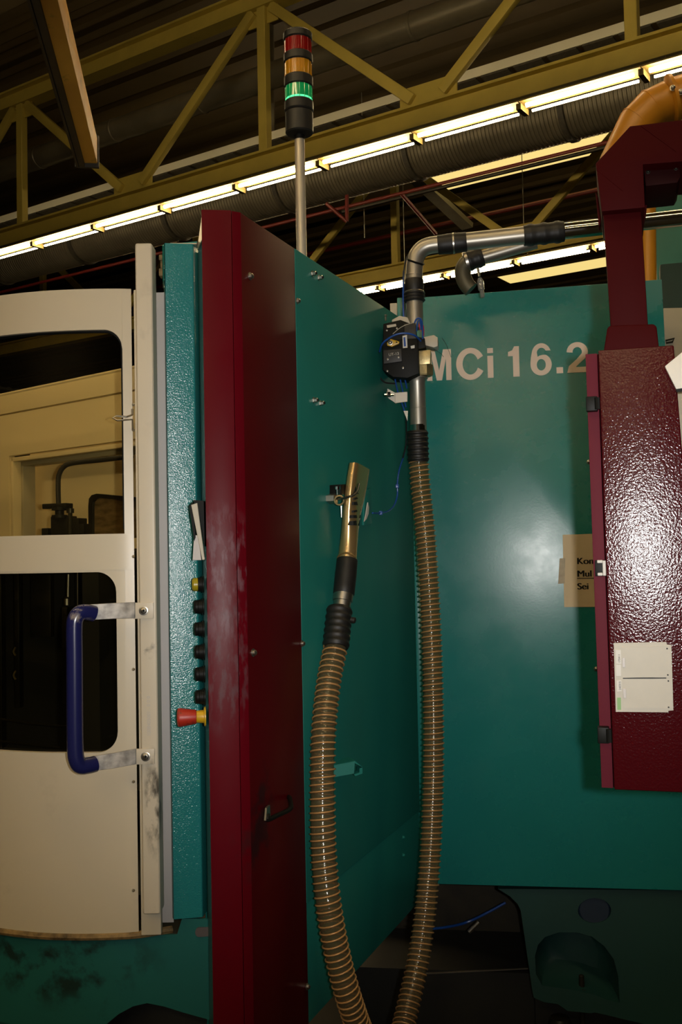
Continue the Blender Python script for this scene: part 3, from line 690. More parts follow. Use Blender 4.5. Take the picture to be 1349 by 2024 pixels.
for dx, y0, y1 in ((0, 503, 514), (3, 514, 530), (0, 530, 545)): b.pbox(Plane(pp(300, 2.26), pp(340, 2.26)), 314 + dx, y0, 324 + dx, y1, -0.03, 0)
b.build('roller_block', mt_rust, colm, bevel=0.002)

b = MB(); b.vprism([pp(396, 2.262), pp(414, 2.250), pp(416, 2.32), pp(396, 2.32)], 0.3, zc1 - 0.004); b.build('gap_filler', mt_teal_side, colm)  # strip added behind the gap to block the bright line through it
# teal base under the door
base = thing('machine_skirt', 'smudged teal base skirt under the cream door', 'base', Vector((*dplan(150).xy, 0.0)))
b = MB(); bm = b.bm
_zl = zat(190, 2034, 2.2)
bt = [(-420, _zl), (185, _zl), (199, zat(199, 2024, 2.2)), (225, zat(225, 2003, 2.2)), (252, zat(252, 1990, 2.2)), (280, zat(280, 1985, 2.2)), (312, zat(312, 1992, 2.2)), (350, zat(350, 2004, 2.2)), (400, zat(400, 2016, 2.2))]
BT2 = [(x, sinterp(DTAB, x) + 0.004) for x, _ in DTAB[:-1]] + [(300, 2.206), (345, 2.206), (402, 2.20)]
xs = sorted(set([-420 + 20 * i for i in range(42)] + [x for x, _ in bt])); xs = [x for x in xs if x <= 400]
colv = []
for x in xs:
    p = pp(x, sinterp(BT2, x)); zb2 = interp(bt, x); zt2 = D_BOT - 0.012
    if x > 340: zt2 = zc0 - 0.003
    colv.append([bm.verts.new((p.x, p.y, lerp(zb2, zt2, k / 4))) for k in range(5)])
for A, B in zip(colv, colv[1:]):
    for k in range(4): bm.faces.new((A[k], B[k], B[k + 1], A[k + 1]))
for f in bm.faces: f.normal_update()
if sum(f.normal.y for f in bm.faces) > 0: bmesh.ops.reverse_faces(bm, faces=bm.faces)
solidify(b.build('skirt_sheet', mt_teal_base, base, smooth=40, recalc=False), 0.006, -1)
b = MB(); b.vprism([pp(x, sinterp(BT2, x) + 0.02) for x in range(-420, 181, 30)] + [pp(180, 2.30), pp(-420, 3.0)], 0.0, _zl + 0.01); b.build('plinth', mt_teal_base, base, smooth=40)
b = MB(); e0 = pp(400, 2.2); b.vprism([e0, pp(404, 2.203), pp(430, 2.31), pp(430, 2.33), e0 + Vector((0, 0.02, 0))], zat(400, 2016, 2.2), zc0 - 0.003); b.build('corner_return', mt_teal_base, base, smooth=20)
PBs = Plane(pp(384, 2.2), pp(404, 2.201))
sl = []
for i in range(9): a = math.pi / 2 + i / 8 * math.pi; sl.append((393 + 7 * math.cos(a), 1843 - 9 * math.sin(a)))
for i in range(9): a = -math.pi / 2 + i / 8 * math.pi; sl.append((410 + 6 * math.cos(a), 1842 - 9 * math.sin(a)))
b = MB(); b.pprism(PBs, sl, -0.002, 0.003); b.build('slot_plug', M('slot_grey', (0.10, 0.085, 0.085), 0.5), base, label='grey oval slot plug')
b = MB(); b.vprism([pp(-300, 2.60), pp(150, 2.42), pp(385, 2.42), pp(385, 2.95), pp(-300, 2.95)], 0.0, 0.80); b.build('leak_block', mt_dark, base)  # dark box added behind the base to stop light leaks
b = MB(); b.vprism([pp(180, 2.27), pp(410, 2.27), pp(410, 2.40), pp(180, 2.40)], 0.0, 0.75); b.build('dark_fill', mt_dark, base)  # near-black box stands in for the shade behind the arched cutout

# ================================================================ maroon corner cover with the push buttons
A_, B_, C_, D_ = pp(408, 1.980), pp(468, 1.9885), pp(487, 2.0), pp(594, 2.245)
E_ = pp(399.5, 2.205)
mc = thing('corner_cover', 'tall maroon corner cover with scuffed front and push buttons down its left side', 'panel', Vector((*B_.xy, 0.05)))
inn_ = Vector((0.0, 0.035, 0))
b = MB(); b.vprism([A_, B_, B_ + inn_, A_ + inn_ + Vector((0.004, 0, 0))], 0.05, Z_TOP + 0.002); b.build('front_plate', mt_maroon, mc, bevel=0.0015)
b = MB(); b.vprism([B_ + Vector((0.0008, 0.0006, 0)), C_, C_ + Vector((0.012, 0.035, 0)), B_ + Vector((0.0008, 0.035, 0))], 0.05, Z_TOP + 0.001); b.build('chamfer_plate', mt_maroon, mc, bevel=0.001)
dB = (D_ - C_).normalized(); nB = Vector((dB.y, -dB.x, 0))
b = MB(); b.vprism([C_ + dB * 0.001, D_ - dB * 0.001, D_ - nB * 0.03, C_ - nB * 0.03 + dB * 0.02], 0.05, Z_TOP); b.build('side_plate', mt_maroon_side, mc, bevel=0.0012)
b = MB(); b.vprism([A_ + Vector((0.001, 0.036, 0)), E_ + Vector((0.0012, 0, 0)), E_ + Vector((0.006, 0, 0)), A_ + Vector((0.006, 0.036, 0))], 0.05, Z_TOP - 0.004); ctl = b.build('control_plate', mt_controlplate, mc)
b = MB(); q0, q1 = A_ + Vector((-0.0005, 0.02, 0)), E_
zt0 = Z_TOP
b.loft([[Vector((*(q0 + Vector((-0.001, 0, 0))).xy, zt0 - 0.001)), Vector((*q1.xy, zt0 - 0.003)), Vector((*q1.xy, zt0 - 0.012)), Vector((*(q0 + Vector((-0.001, 0, 0))).xy, zt0 - 0.05))],
        [Vector((*(q0 + Vector((0.002, 0, 0))).xy, zt0 - 0.001)), Vector((*(q1 + Vector((0.002, 0, 0))).xy, zt0 - 0.003)), Vector((*(q1 + Vector((0.002, 0, 0))).xy, zt0 - 0.012)), Vector((*(q0 + Vector((0.002, 0, 0))).xy, zt0 - 0.05))]])
b.build('bare_flange', mt_alu, mc, label='bare metal flange at the top edge')
def bolt(pl, x, y, w, r, parent, mat=mt_steel, name='bolt'):
    b = MB(); p = pl.at(x, y, w); b.lathe(p, pl.n, [(0, r * 1.35), (r * 0.25, r * 1.35), (r * 0.3, r), (r * 1.0, r * 0.92), (r * 1.35, r * 0.55), (r * 1.45, r * 0.1)], 14); return b.build(name, mat, parent)
for x, y, r in ((494, 546, 0.006), (588, 595, 0.0055), (500, 1290, 0.006), (597, 1272, 0.0055), (607, 1950, 0.0055)): bolt(PB, x, y, 0.0, r, mc)
# grab handle on its side
b = MB(); b.tube(spline([PB.at(528, 1596, -0.001), PB.at(529, 1610, 0.030), PB.at(530, 1620, 0.034), PB.at(548, 1612, 0.036), PB.at(570, 1602, 0.036), PB.at(576, 1594, 0.034), PB.at(573, 1578, 0.012), PB.at(570, 1575, -0.001)], 5), 0.0048, 10)
gh = b.build('grab_handle', mt_black, mc)
b = MB(); b.pprism(PB, [(526, 1622), (528, 1597), (534, 1591), (535, 1614)], 0.030, 0.034); b.build('worn_end', mt_steel, gh)
# push buttons on the left-facing plate
nL = Vector((-(E_ - A_).y, (E_ - A_).x, 0)).normalized(); nL = nL if nL.x < 0 else -nL
PL = A_ + (E_ - A_) * 0.55
def btn_pt(x, y):                     # on the plate, height from the photograph
    z = zat(400, y, PL.y); return Vector((PL.x, PL.y, z)) + nL * 0.001
btnx = Vector((nL.x, nL.y, 0))
def button(y, name, capm, r=0.0145, lab=None, long=0.021):
    p = btn_pt(400, y); b = MB(); b.lathe(p, btnx, [(0, r + 0.003), (0.003, r + 0.003), (0.004, r + 0.0008), (0.012, r)], 20); o = b.build(name, mt_black, mc, label=lab)
    b = MB(); b.lathe(p + btnx * 0.012, btnx, [(0, r * 0.9), (0.001, r * 0.96), (long - 0.015, r * 0.96), (long - 0.012, r * 0.7)], 20); b.build('button_cap', capm, o)
button(1155, 'push_button', mt_limeknob, lab='yellow topped push button', long=0.024)
for y in (1199, 1243, 1288, 1332, 1377): button(y, 'push_button', mt_black)
p = btn_pt(400, 1416)
b = MB(); b.lathe(p, btnx, [(0, 0.020), (0.003, 0.020), (0.004, 0.0135), (0.019, 0.0125), (0.020, 0.012)], 24); es = b.build('emergency_stop', mt_yellow, mc, label='red emergency stop mushroom on yellow collar')
b = MB(); b.lathe(p + btnx * 0.019, btnx, [(0, 0.013), (0.001, 0.0145), (0.033, 0.0195), (0.037, 0.0185), (0.039, 0.015), (0.040, 0.004)], 24); b.build('mushroom_head', mt_red, es)
PFl = Plane(pp(370, 2.07), pp(410, 2.07))
b = MB(); b.pprism(PFl, [(374, 1001), (381, 992), (387, 1062), (384, 1070)], -0.02, 0.0); fo = b.build('hinged_flap', mt_black, mc, label='half open hinged flap over the key switch')
b = MB(); b.pprism(PFl, [(378, 998), (390, 994), (405, 1106), (400, 1107)], 0.0, 0.008); b.build('flap_leaf', mt_greyplast, fo, bevel=0.0006, seg=1)
b = MB(); b.pprism(PFl, [(384, 1058), (392, 1058), (398, 1107), (381, 1107)], -0.03, -0.001); b.build('flap_base', mt_greystrip, fo)
b = MB(); b.pprism(PFl, [(382, 988), (403, 990), (405, 1080), (395, 1020)], -0.05, -0.022); b.build('flap_back', mt_black, fo)
# ================================================================ side panel of the machine (runs away from the viewer)
uD = PB.pix(594, 1090)[0]; uE = PB.pix(819, 1090)[0]
z_sp1 = PB.at(594, 498).z; z_sp0 = PB.at(820, 1795).z; z_seam = PB.at(740, 1677).z
sp = thing('side_panel', 'flat teal side panel the suction hose hangs on', 'panel', PB.P((uD + uE) / 2, z_sp0, 0))
b = MB(); b.fbox(PB, uD + 0.001, uE, z_seam + 0.001, z_sp1, -0.025, 0.0); b.build('upper_sheet', mt_teal_side, sp, bevel=0.0015)
b = MB(); b.fbox(PB, uD + 0.001, uE, z_sp0, z_seam - 0.001, -0.025, -0.003); b.build('lower_sheet', mt_teal_side, sp, bevel=0.0015)
for x, y in ((617, 541), (630, 549), (620, 791), (633, 797)):
    b = MB(); p = PB.at(x, y, 0); b.lathe(p, PB.n, [(0, 0.0075), (0.002, 0.0075), (0.0022, 0.0055), (0.010, 0.0055), (0.011, 0.004)], 6); b.build('bolt', mt_steel, sp)
    b = MB(); b.lathe(p + PB.n * 0.0108, PB.n, [(0, 0.003), (0.002, 0.003)], 6); b.build('bolt_socket', mt_black, sp)
for x, y in ((797, 1655), (797, 1690), (821, 1551)): bolt(PB if x < 815 else PW, x, y, -0.003 if x < 815 else 0.004, 0.0045, sp, mt_teal_side)
# folded teal catch plate on the panel
_yc = PB.at(690, 1520, 0.03).y
PCt = Plane(pp(640, _yc - 0.015), pp(720, _yc + 0.01))
fc = MB(); fc.pprism(PCt, [(640, 1517), (702, 1505), (700, 1529), (640, 1540)], -0.002, 0.0); o = fc.build('catch_plate', mt_teal_far, sp, label='small open teal bracket')
fc = MB(); fc.pprism(PCt, [(640, 1516), (702, 1504), (717, 1516), (700, 1508)], -0.05, -0.003); fc.pprism(PCt, [(711, 1519), (717, 1517), (717, 1529), (703, 1534), (700, 1531), (711, 1527)], -0.03, -0.004); fc.build('catch_web', mt_teal_side, o)

# ================================================================ rear cabinet front with the lettering
rw = thing('rear_cabinet', 'big teal rear cabinet front with cream lettering MCi 16.2', 'cabinet', PW.at(1050, 1750))
uW0, uW1 = PW.pix(786, 1090)[0], PW.pix(1309, 560)[0]
zW1 = PW.at(1050, 571).z; zW0 = PW.at(1080, 1753).z
ptop = lambda x: 592 - (x - 786) * (592 - 553) / (1309 - 786)
ua, va = PW.pix(790, 590); ub, vb = PW.pix(1309, 553)
b = MB(); b.prism(PW, [(ua, zW0), (PW.pix(1640, 1757)[0], zW0), (PW.pix(1640, 1090)[0], CZ - 0.25), (ub + 0.02, CZ - 0.25), (ub, (va + vb) / 2 + 0.008), (ua, (va + vb) / 2 - 0.008)], -0.05, 0.0); b.build('front_sheet', mt_teal_wall, rw, bevel=0.002)
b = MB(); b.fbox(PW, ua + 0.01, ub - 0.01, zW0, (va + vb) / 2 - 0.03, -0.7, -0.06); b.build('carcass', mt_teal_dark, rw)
b = MB(); b.fbox(PW, PW.pix(819, 1090)[0], PW.pix(831, 1090)[0], PW.at(825, 1620).z, PW.at(825, 985).z, 0.001, 0.008); b.build('corner_strip', mt_teal_wall, rw, bevel=0.001)
b = MB(); b.pbox(PW, 772, 599, 786, 660, -0.10, -0.06); b.build('pale_connector', mt_greyplast, rw, bevel=0.002)
b = MB(); b.pbox(PW, 786, 588, 800, 660, -0.05, 0.012); b.build('edge_upright', mt_teal_wall, rw, bevel=0.003)
bolt(PW, 1165, 913, 0.0, 0.005, rw); bolt(PW, 1179, 1322, 0.0, 0.005, rw)
# lettering, cut as flat foil; each character in a unit box: x 0..w, y 0..1
def ring_pts(cx, cy, rx, ry, a0, a1, n=28): return [(cx + rx * math.cos(math.radians(a0 + (a1 - a0) * i / n)), cy + ry * math.sin(math.radians(a0 + (a1 - a0) * i / n))) for i in range(n + 1)]
def glyph(ch):
    if ch == 'M': return [[(0, 0), (0.20, 0), (0.20, 0.70), (0.36, 0), (0.56, 0), (0.72, 0.70), (0.72, 0), (0.92, 0), (0.92, 1), (0.62, 1), (0.46, 0.32), (0.30, 1), (0, 1)]]
    if ch == 'C':
        return [ring_pts(0.45, 0.5, 0.45, 0.52, 28, 332, 40) + ring_pts(0.45, 0.5, 0.245, 0.345, 338, 22, 40)]
    if ch == 'i': return [[(0, 0), (0.2, 0), (0.2, 0.74), (0, 0.74)], [(0, 0.83), (0.2, 0.83), (0.2, 1.0), (0, 1.0)]]
    if ch == '1': return [[(0.15, 0), (0.35, 0), (0.35, 1.0), (0.20, 1.0), (0.13, 0.87), (0.0, 0.82), (0.0, 0.68), (0.15, 0.68)]]
    if ch == '.': return [[(0, 0), (0.22, 0), (0.22, 0.20), (0, 0.20)]]
    if ch == '2':
        o = [(0, 0), (0.66, 0), (0.66, 0.18), (0.27, 0.18)] + [(0.40, 0.31), (0.55, 0.44)] + ring_pts(0.33, 0.68, 0.33, 0.32, -25, 180, 24) + [(0.19, 0.66)] + ring_pts(0.33, 0.68, 0.145, 0.155, 180, -20, 18) + [(0.30, 0.43), (0.06, 0.22)]
        return [o]
    if ch == '6':
        return None
def letter(ch, x0, x1, ybase, ytop):
    u0, v0 = PW.pix(x0, ybase, 0.001); u1, _ = PW.pix(x1, ybase, 0.001); _, v1 = PW.pix(x0, ytop, 0.001)
    b = MB()
    sk = lambda x: 0.0
    if ch == '6':
        w = 0.68; f = lambda p: (u0 + p[0] / w * (u1 - u0), v0 + p[1] * (v1 - v0))
        outer = ring_pts(0.34, 0.33, 0.34, 0.345, -180, 62, 36) + [(0.40, 0.64), (0.30, 0.62), (0.235, 0.58)] + ring_pts(0.36, 0.70, 0.15, 0.165, 175, 25, 14) + [(0.66, 0.77)] + ring_pts(0.355, 0.66, 0.31, 0.35, 15, 165, 26) + [(0.015, 0.56), (0.0, 0.42)]
        hole = ring_pts(0.345, 0.325, 0.145, 0.185, 0, 340, 20)
        b.holed(PW, [f(p) for p in outer], [[f(p) for p in hole]], 0.0, 0.0012)
    else:
        g_ = glyph(ch); w = max(p[0] for l in g_ for p in l)
        for l in g_:
            uv = [(u0 + p[0] / w * (u1 - u0), v0 + p[1] * (v1 - v0)) for p in l]; b.holed(PW, uv, [], 0.0, 0.0012)
    return b.build('letter', mt_letter, rw)
for ch, x0, x1, yb, yt in (('M', 845, 893.5, 753, 692), ('C', 903, 956.5, 751, 690), ('i', 965, 976.5, 747, 688), ('1', 1006, 1028, 745, 685), ('6', 1050, 1092, 742, 680), ('.', 1101, 1114, 738, 678), ('2', 1122, 1164, 737, 677)): letter(ch, x0, x1, yb, yt)
# sign taped on it
sg = thing('paper_sign', 'yellowed paper notice with bold black words taped to the rear cabinet', 'notice', PW.at(1145, 1200))
b = MB(); b.pprism(PW, [(1113, 1057), (1175, 1055), (1245, 1053), (1247, 1199), (1116, 1200)], 0.0005, 0.002); b.build('sheet', mt_paper, sg)
for wd, x, y in (('Kon', 1141, 1115), ('Mul', 1141.5, 1140), ('Sei', 1142, 1165)): text_mesh(wd, PW, x, y, 12.5, 0.0021, 'printed_word', mt_ink, sg, bold=0.045, depth=0.0002, xscale=1.08)
b = MB(); b.pprism(PW, [(1141.5, 1142.5), (1185, 1142), (1185, 1143.5), (1141.5, 1144)], 0.0021, 0.0026); b.build('underline', mt_ink, sg)
b = MB(); b.pprism(PW, [(1107, 1104), (1118, 1103), (1117, 1153), (1104, 1154)], 0.0021, 0.003); b.build('tape', mt_tape, sg)

# ================================================================ base casting of the rear cabinet with its levelling foot
bs = thing('base_casting', 'dark teal cast base with levelling foot niche under the rear cabinet', 'base casting', PW.at(1150, 2010, -0.04))
wB = -0.02
outer = PW.poly([(985, 1757), (1009, 1772), (1024, 1787), (1030, 1800), (1053, 1958), (1056, 1972), (1076, 1981), (1104, 1985), (1122, 1998), (1170, 2003), (1176, 2001), (1300, 2030), (1420, 2040), (1420, 1760)], wB)
hole = [PW.pix(1176 + 33 * math.cos(i * math.pi / 12), 1800 + 25 * math.sin(i * math.pi / 12), wB) for i in range(24)]
nic = [(1226, 1983), (1223, 1930), (1214, 1896), (1195, 1870), (1170, 1851), (1140, 1843), (1105, 1843), (1078, 1852), (1064, 1868), (1058, 1890), (1060, 1925), (1072, 1948), (1100, 1952), (1130, 1956), (1175, 1966), (1200, 1976)]
niche = PW.poly(nic, wB)
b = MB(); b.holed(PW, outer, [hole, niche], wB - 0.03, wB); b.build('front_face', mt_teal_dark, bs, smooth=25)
cu_, cv_ = sum(p[0] for p in niche) / len(niche), sum(p[1] for p in niche) / len(niche)
b = MB(); R = []
for k, (sc_, w) in enumerate(((1.0, wB - 0.002), (0.97, wB - 0.03), (0.88, wB - 0.08), (0.62, wB - 0.11))):
    R.append([PW.P(cu_ + (u - cu_) * sc_, cv_ + 0.01 * k * 0.5 + (v - cv_) * sc_, w) for u, v in niche])
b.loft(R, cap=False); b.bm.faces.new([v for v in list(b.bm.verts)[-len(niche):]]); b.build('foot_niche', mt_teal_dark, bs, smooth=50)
b = MB(); b.prism(PW, [(PW.pix(x, y, wB - 0.06)) for x, y in ((1078, 1949), (1100, 1944), (1150, 1942), (1175, 1950), (1225, 1984), (1180, 1972), (1130, 1955))], wB - 0.07, wB - 0.01); b.build('niche_floor', mt_dark, bs)
fp = PW.at(1151, 1962, wB - 0.03)
b = MB(); b.lathe(fp, ZA, [(-0.09, 0.008), (0.0, 0.008), (0.001, 0.016), (0.014, 0.016), (0.015, 0.009), (0.05, 0.008), (0.052, 0.006)], 12); b.build('levelling_bolt', mt_oily, bs)
hc = PW.P(*PW.pix(1176, 1800, wB), wB)
b = MB(); b.lathe(hc - PW.n * 0.028, PW.n, [(0, 0.047), (0.018, 0.047), (0.022, 0.042)], 24); b.build('hole_disc', M('hole_dark_blue', (0.010, 0.022, 0.045), 0.5), bs)  # dark disc stands in for the shaded inside of the round hole
b = MB(); b.fbox(PW, PW.pix(1060, 1900, wB)[0], 1.2, 0.0, zW0 - 0.01, -0.6, wB - 0.13); b.build('casting_body', mt_dark, bs)
b = MB(); b.lathe(PW.at(1108, 2024, -0.05), ZA, [(-0.1, 0.035), (0.0, 0.035), (0.02, 0.028)], 16); b.build('foot_pad', mt_oily, bs)
# dark gap beside it: sump tray, cable with plug, striped guard
st = thing('sump_tray', 'black oil sump tray in the dark gap under the machine', 'tray', PW.at(930, 1990, -0.25))
b = MB(); b.fbox(PW, -0.25, 0.355, 0.0, PW.at(940, 1920, -0.25).z, -0.6, -0.25); b.build('tray_body', mt_dark, st)
b = MB(); b.tube([PW.at(830, 1925, -0.25), PW.at(1045, 1914, -0.25)], 0.003, 6); b.build('tray_rim', mt_steel, st)
b = MB(); b.fbox(PW, -0.25, 0.6, 0.0, zW0 - 0.004, -0.66, -0.62); b.build('rear_plate', M('gap_brown', (0.022, 0.016, 0.006), 0.6, var=0.6, vscale=10), st)
cb = thing('plug_cable', 'blue cable with metal plug in the dark gap under the rear cabinet', 'cable', PW.at(930, 1840, -0.2))
b = MB(); b.tube(spline([PW.at(830, 1838, -0.1), PW.at(880, 1833, -0.15), PW.at(920, 1824, -0.2), PW.at(960, 1806, -0.2), PW.at(1000, 1784, -0.2)], 6), 0.004, 8); b.build('cable', mt_tubeblue, cb)
b = MB(); b.cyl(PW.at(928, 1842, -0.18), PW.at(948, 1822, -0.18), 0.007, 8); b.build('plug', mt_steel, cb)
b = MB(); b.pbox(PW, 812, 1748, 832, 1792, -0.08, -0.05); gd = tag(b.build('hazard_guard', M('hazard_stripes', (0.12, 0.12, 0.11), 0.6, var=0.9, vscale=40)), 'grey striped guard plate at the foot of the corner beside the hose', 'guard')

# ================================================================ signal tower
sgp = at(593, 500, 2.42); YS = 2.42
tw = thing('signal_tower', 'signal tower light with red, amber and lit green tiers on an aluminium pole', 'signal light', Vector((*at(594, 560, YS).xy, zat(594, 560, YS))))
def tz(y): return zat(593, y, YS)
tx = at(593, 300, YS); R_ = 0.0345
def tc(y): return Vector((tx.x, tx.y, tz(y)))
pb0 = at(596, 560, YS)
b = MB(); b.cyl(Vector((tx.x, tx.y, tz(570))), tc(268), 0.0123, 20); b.build('pole', mt_alu, tw)
b = MB(); b.lathe(tc(278), ZA, [(0, 0.012), (0.012, 0.014)], 20); b.build('neck', mt_black, tw)
def ringz(y0, y1, r, name, mat, e=0.003):
    b = MB(); h = tz(y1) - tz(y0); b.lathe(tc(y0), ZA, [(0, r - e), (e, r), (h - e, r), (h, r - e)], 32); return b.build(name, mat, tw)
mt_twblack = M('tower_black_plastic', (0.022, 0.020, 0.016), 0.42)
ringz(265, 222, R_ * 0.985, 'base_module', mt_twblack)
def lens(name, col, em, st_):
    mt, nt, p = newmat(name); p.inputs['Base Color'].default_value = (*col, 1); p.inputs['Roughness'].default_value = 0.12; p.inputs['Coat Weight'].default_value = 0.5
    if st_:
        p.inputs['Emission Color'].default_value = (*em, 1); p.inputs['Emission Strength'].default_value = st_
    return mt
for ya, yb, col, em, st_, nm, lb in ((108, 82, (0.30, 0.010, 0.008), None, 0, 'red_lens', 'dark red lens'), (153, 126, (0.62, 0.28, 0.012), None, 0, 'amber_lens', 'amber lens'), (201, 174, (0.01, 0.22, 0.06), (0.0, 0.42, 0.10), 0.22, 'green_lens', 'lit green lens')):
    o = ringz(ya + 3, yb - 3, R_ * 0.94, nm, lens(nm, col, em, st_)); o['label'] = lb
    for k in range(16):              # vertical ribs of the lens
        a = k * 2 * math.pi / 16 + 0.1; d = Vector((math.cos(a), math.sin(a), 0)) * R_ * 0.945
        b = MB(); b.cyl(tc(ya) + d, tc(yb) + d, 0.0008, 5); b.build('lens_rib', o.data.materials[0], o)
b = MB(); b.lathe(tc(202.5), ZA, [(0, R_ * 0.90), (0.0005, R_ * 0.952), (0.006, R_ * 0.952), (0.007, R_ * 0.90)], 32)
b.build('glow_ring', glow('green_lamp_glow', (0.10, 0.95, 0.42), 1.0), tw)
for y0, y1 in ((222, 201), (174, 153), (126, 108), (82, 66)): ringz(y0, y1, R_ * 1.03, 'module_ring', mt_twblack)

# ================================================================ suction pipe, valve, hose, nozzle
sn = thing('suction_pipe', 'grey suction pipe with elbow and black rubber couplings above the rear cabinet', 'pipe', PQ.at(824, 855))
def seg(name, pts, r, mat, parent, n=20, sm=0): b = MB(); b.tube(pts, r, n); return b.build(name, mat, parent)
def ribbed(name, pa, pb, r, mat, parent, ribs, amp=0.002):
    b = MB(); L = (pb - pa).length; prof = [(0, r * 0.96), (0.002, r)]
    for i in range(ribs):
        a = L * (i + 0.2) / ribs; c = L * (i + 0.8) / ribs; prof += [(a, r), ((a * 2 + c) / 3, r + amp), ((a + 2 * c) / 3, r + amp), (c, r)]
    prof += [(L - 0.002, r), (L, r * 0.96)]; b.lathe(pa, pb - pa, prof, 24); return b.build(name, mat, parent)
RP = 0.0235
el = [PQ.at(820, 580)] + [PQ.at(x, y) for x, y in ((819.5, 545), (820.5, 522), (825, 505), (834, 493), (847, 486), (866, 483))] + [PQ.at(880, 482)]
seg('elbow', spline(el, 5), RP, mt_pipe, sn)
for pa, pb in (((819, 541), (819, 545)),): b = MB(); A, B = PQ.at(*pa), PQ.at(*pb); b.lathe(B, A - B, [(0, RP + 0.0015), (0.004, RP + 0.0015)], 24); b.build('weld_ring', mt_pipe, sn)
ribbed('coupling', PQ.at(819, 552), PQ.at(819.5, 576), RP + 0.0025, mt_rubber, sn, 1, 0.001)
ribbed('coupling', PQ.at(819.5, 578), PQ.at(820, 597), RP + 0.0045, mt_rubber, sn, 3)
b = MB(); b.lathe(PQ.at(819.5, 579), ZA, [(0, RP + 0.0035), (0.002, RP + 0.005), (0.004, RP + 0.0035)], 24); b.build('hose_clip', mt_steel, sn)
seg('upright_pipe', [PQ.at(820, 592), PQ.at(821, 650)], RP, mt_pipe, sn)
seg('straight_pipe', [PQ.at(872, 483), PQ.at(1045, 464)], RP + 0.001, mt_pipe, sn)
ribbed('coupling', PQ.at(866, 484.5), PQ.at(923, 478), RP + 0.0035, mt_rubber, sn, 1, 0.0012)
ribbed('coupling', PQ.at(1036, 466), PQ.at(1116, 457.5), RP + 0.0045, mt_rubber, sn, 3, 0.0025)
b = MB(); A = PQ.at(895, 481.5); b.lathe(A, PQ.at(900, 481) - A, [(0, RP + 0.0035), (0.001, RP + 0.006), (0.005, RP + 0.006), (0.006, RP + 0.0035)], 24); b.build('hose_clip', mt_steel, sn)
b = MB(); A = PQ.at(819.5, 514); b.tube([PQ.at(805, 511, 0.0) + PQ.n * 0.0, PQ.at(808, 514, 0.02), PQ.at(822, 519, 0.025), PQ.at(836, 523, 0.012), PQ.at(838, 522, -0.01)], 0.003, 6); b.build('cable_tie', mt_black, sn)
seg('polished_pipe', [PQ.at(1105, 458), PQ.at(1800, 379)], RP - 0.001, mt_chrome, sn, 24)
# cable laid along it
ca = thing('signal_cable', 'black cable laid along the top of the suction pipe', 'cable', PQ.at(800, 600))
b = MB(); b.tube(spline([PQ.at(804, 690, -0.02), PQ.at(801, 620, 0.0), PQ.at(799, 570, 0.0), PQ.at(799, 540, 0.005), PQ.at(804, 512, 0.005), PQ.at(822, 484, 0.0), PQ.at(845, 471, 0.0), PQ.at(880, 465.5, 0.0), PQ.at(940, 460, 0.0), PQ.at(1035, 449, 0.0), PQ.at(1180, 433, 0.0)], 6), 0.0022, 6); b.build('outer_jacket', mt_cable, ca)
b = MB(); b.tube(spline([PQ.at(800, 660, -0.01), PQ.at(797.5, 600, 0.0), PQ.at(798, 555, 0.002), PQ.at(799, 535, 0.004)], 6), 0.0026, 6); b.build('blue_tube', mt_tubeblue, ca)
# second pipe end behind
s2 = thing('drain_pipe', 'short dark pipe bend with clamp hanging behind the suction pipe', 'pipe', PQ.at(925, 575, -0.12))
b = MB(); b.tube(spline([PQ.at(932, 572, -0.10), PQ.at(923, 562, -0.10), PQ.at(916, 545, -0.10), PQ.at(917, 528, -0.10), PQ.at(928, 516, -0.10), PQ.at(950, 510, -0.10)], 5), 0.023, 18); b.build('bend', M('dull_pipe', (0.14, 0.125, 0.08), 0.45, metal=0.5), s2)
b = MB(); b.cyl(PQ.at(945, 512, -0.10), PQ.at(1060, 478, -0.10), 0.020, 18); b.build('straight_pipe', mt_pipe, s2)
ribbed('clamp_sleeve', PQ.at(920, 519, -0.10), PQ.at(955, 507, -0.10), 0.027, mt_rubber, s2, 2)
b = MB(); A = PQ.at(919, 519, -0.10); b.lathe(A, PQ.at(955, 507, -0.10) - A, [(0, 0.027), (0.002, 0.030), (0.010, 0.030), (0.011, 0.027)], 20); b.build('clamp', mt_steel, s2)
vl = thing('drip_vial', 'clear drip vial hanging in front of the top edge of the rear cabinet', 'vial', PQ.at(953, 588, -0.06))
b = MB(); b.tube([PQ.at(945, 530, -0.06), PQ.at(948, 546, -0.06)], 0.004, 8); b.build('stem', mt_steel, vl)
b = MB(); b.lathe(PQ.at(955, 589, -0.06), PQ.at(948, 545, -0.06) - PQ.at(955, 589, -0.06), [(0, 0.003), (0.002, 0.006), (0.022, 0.006), (0.024, 0.009), (0.05, 0.009), (0.058, 0.005)], 14); b.build('glass', mt_clear, vl)

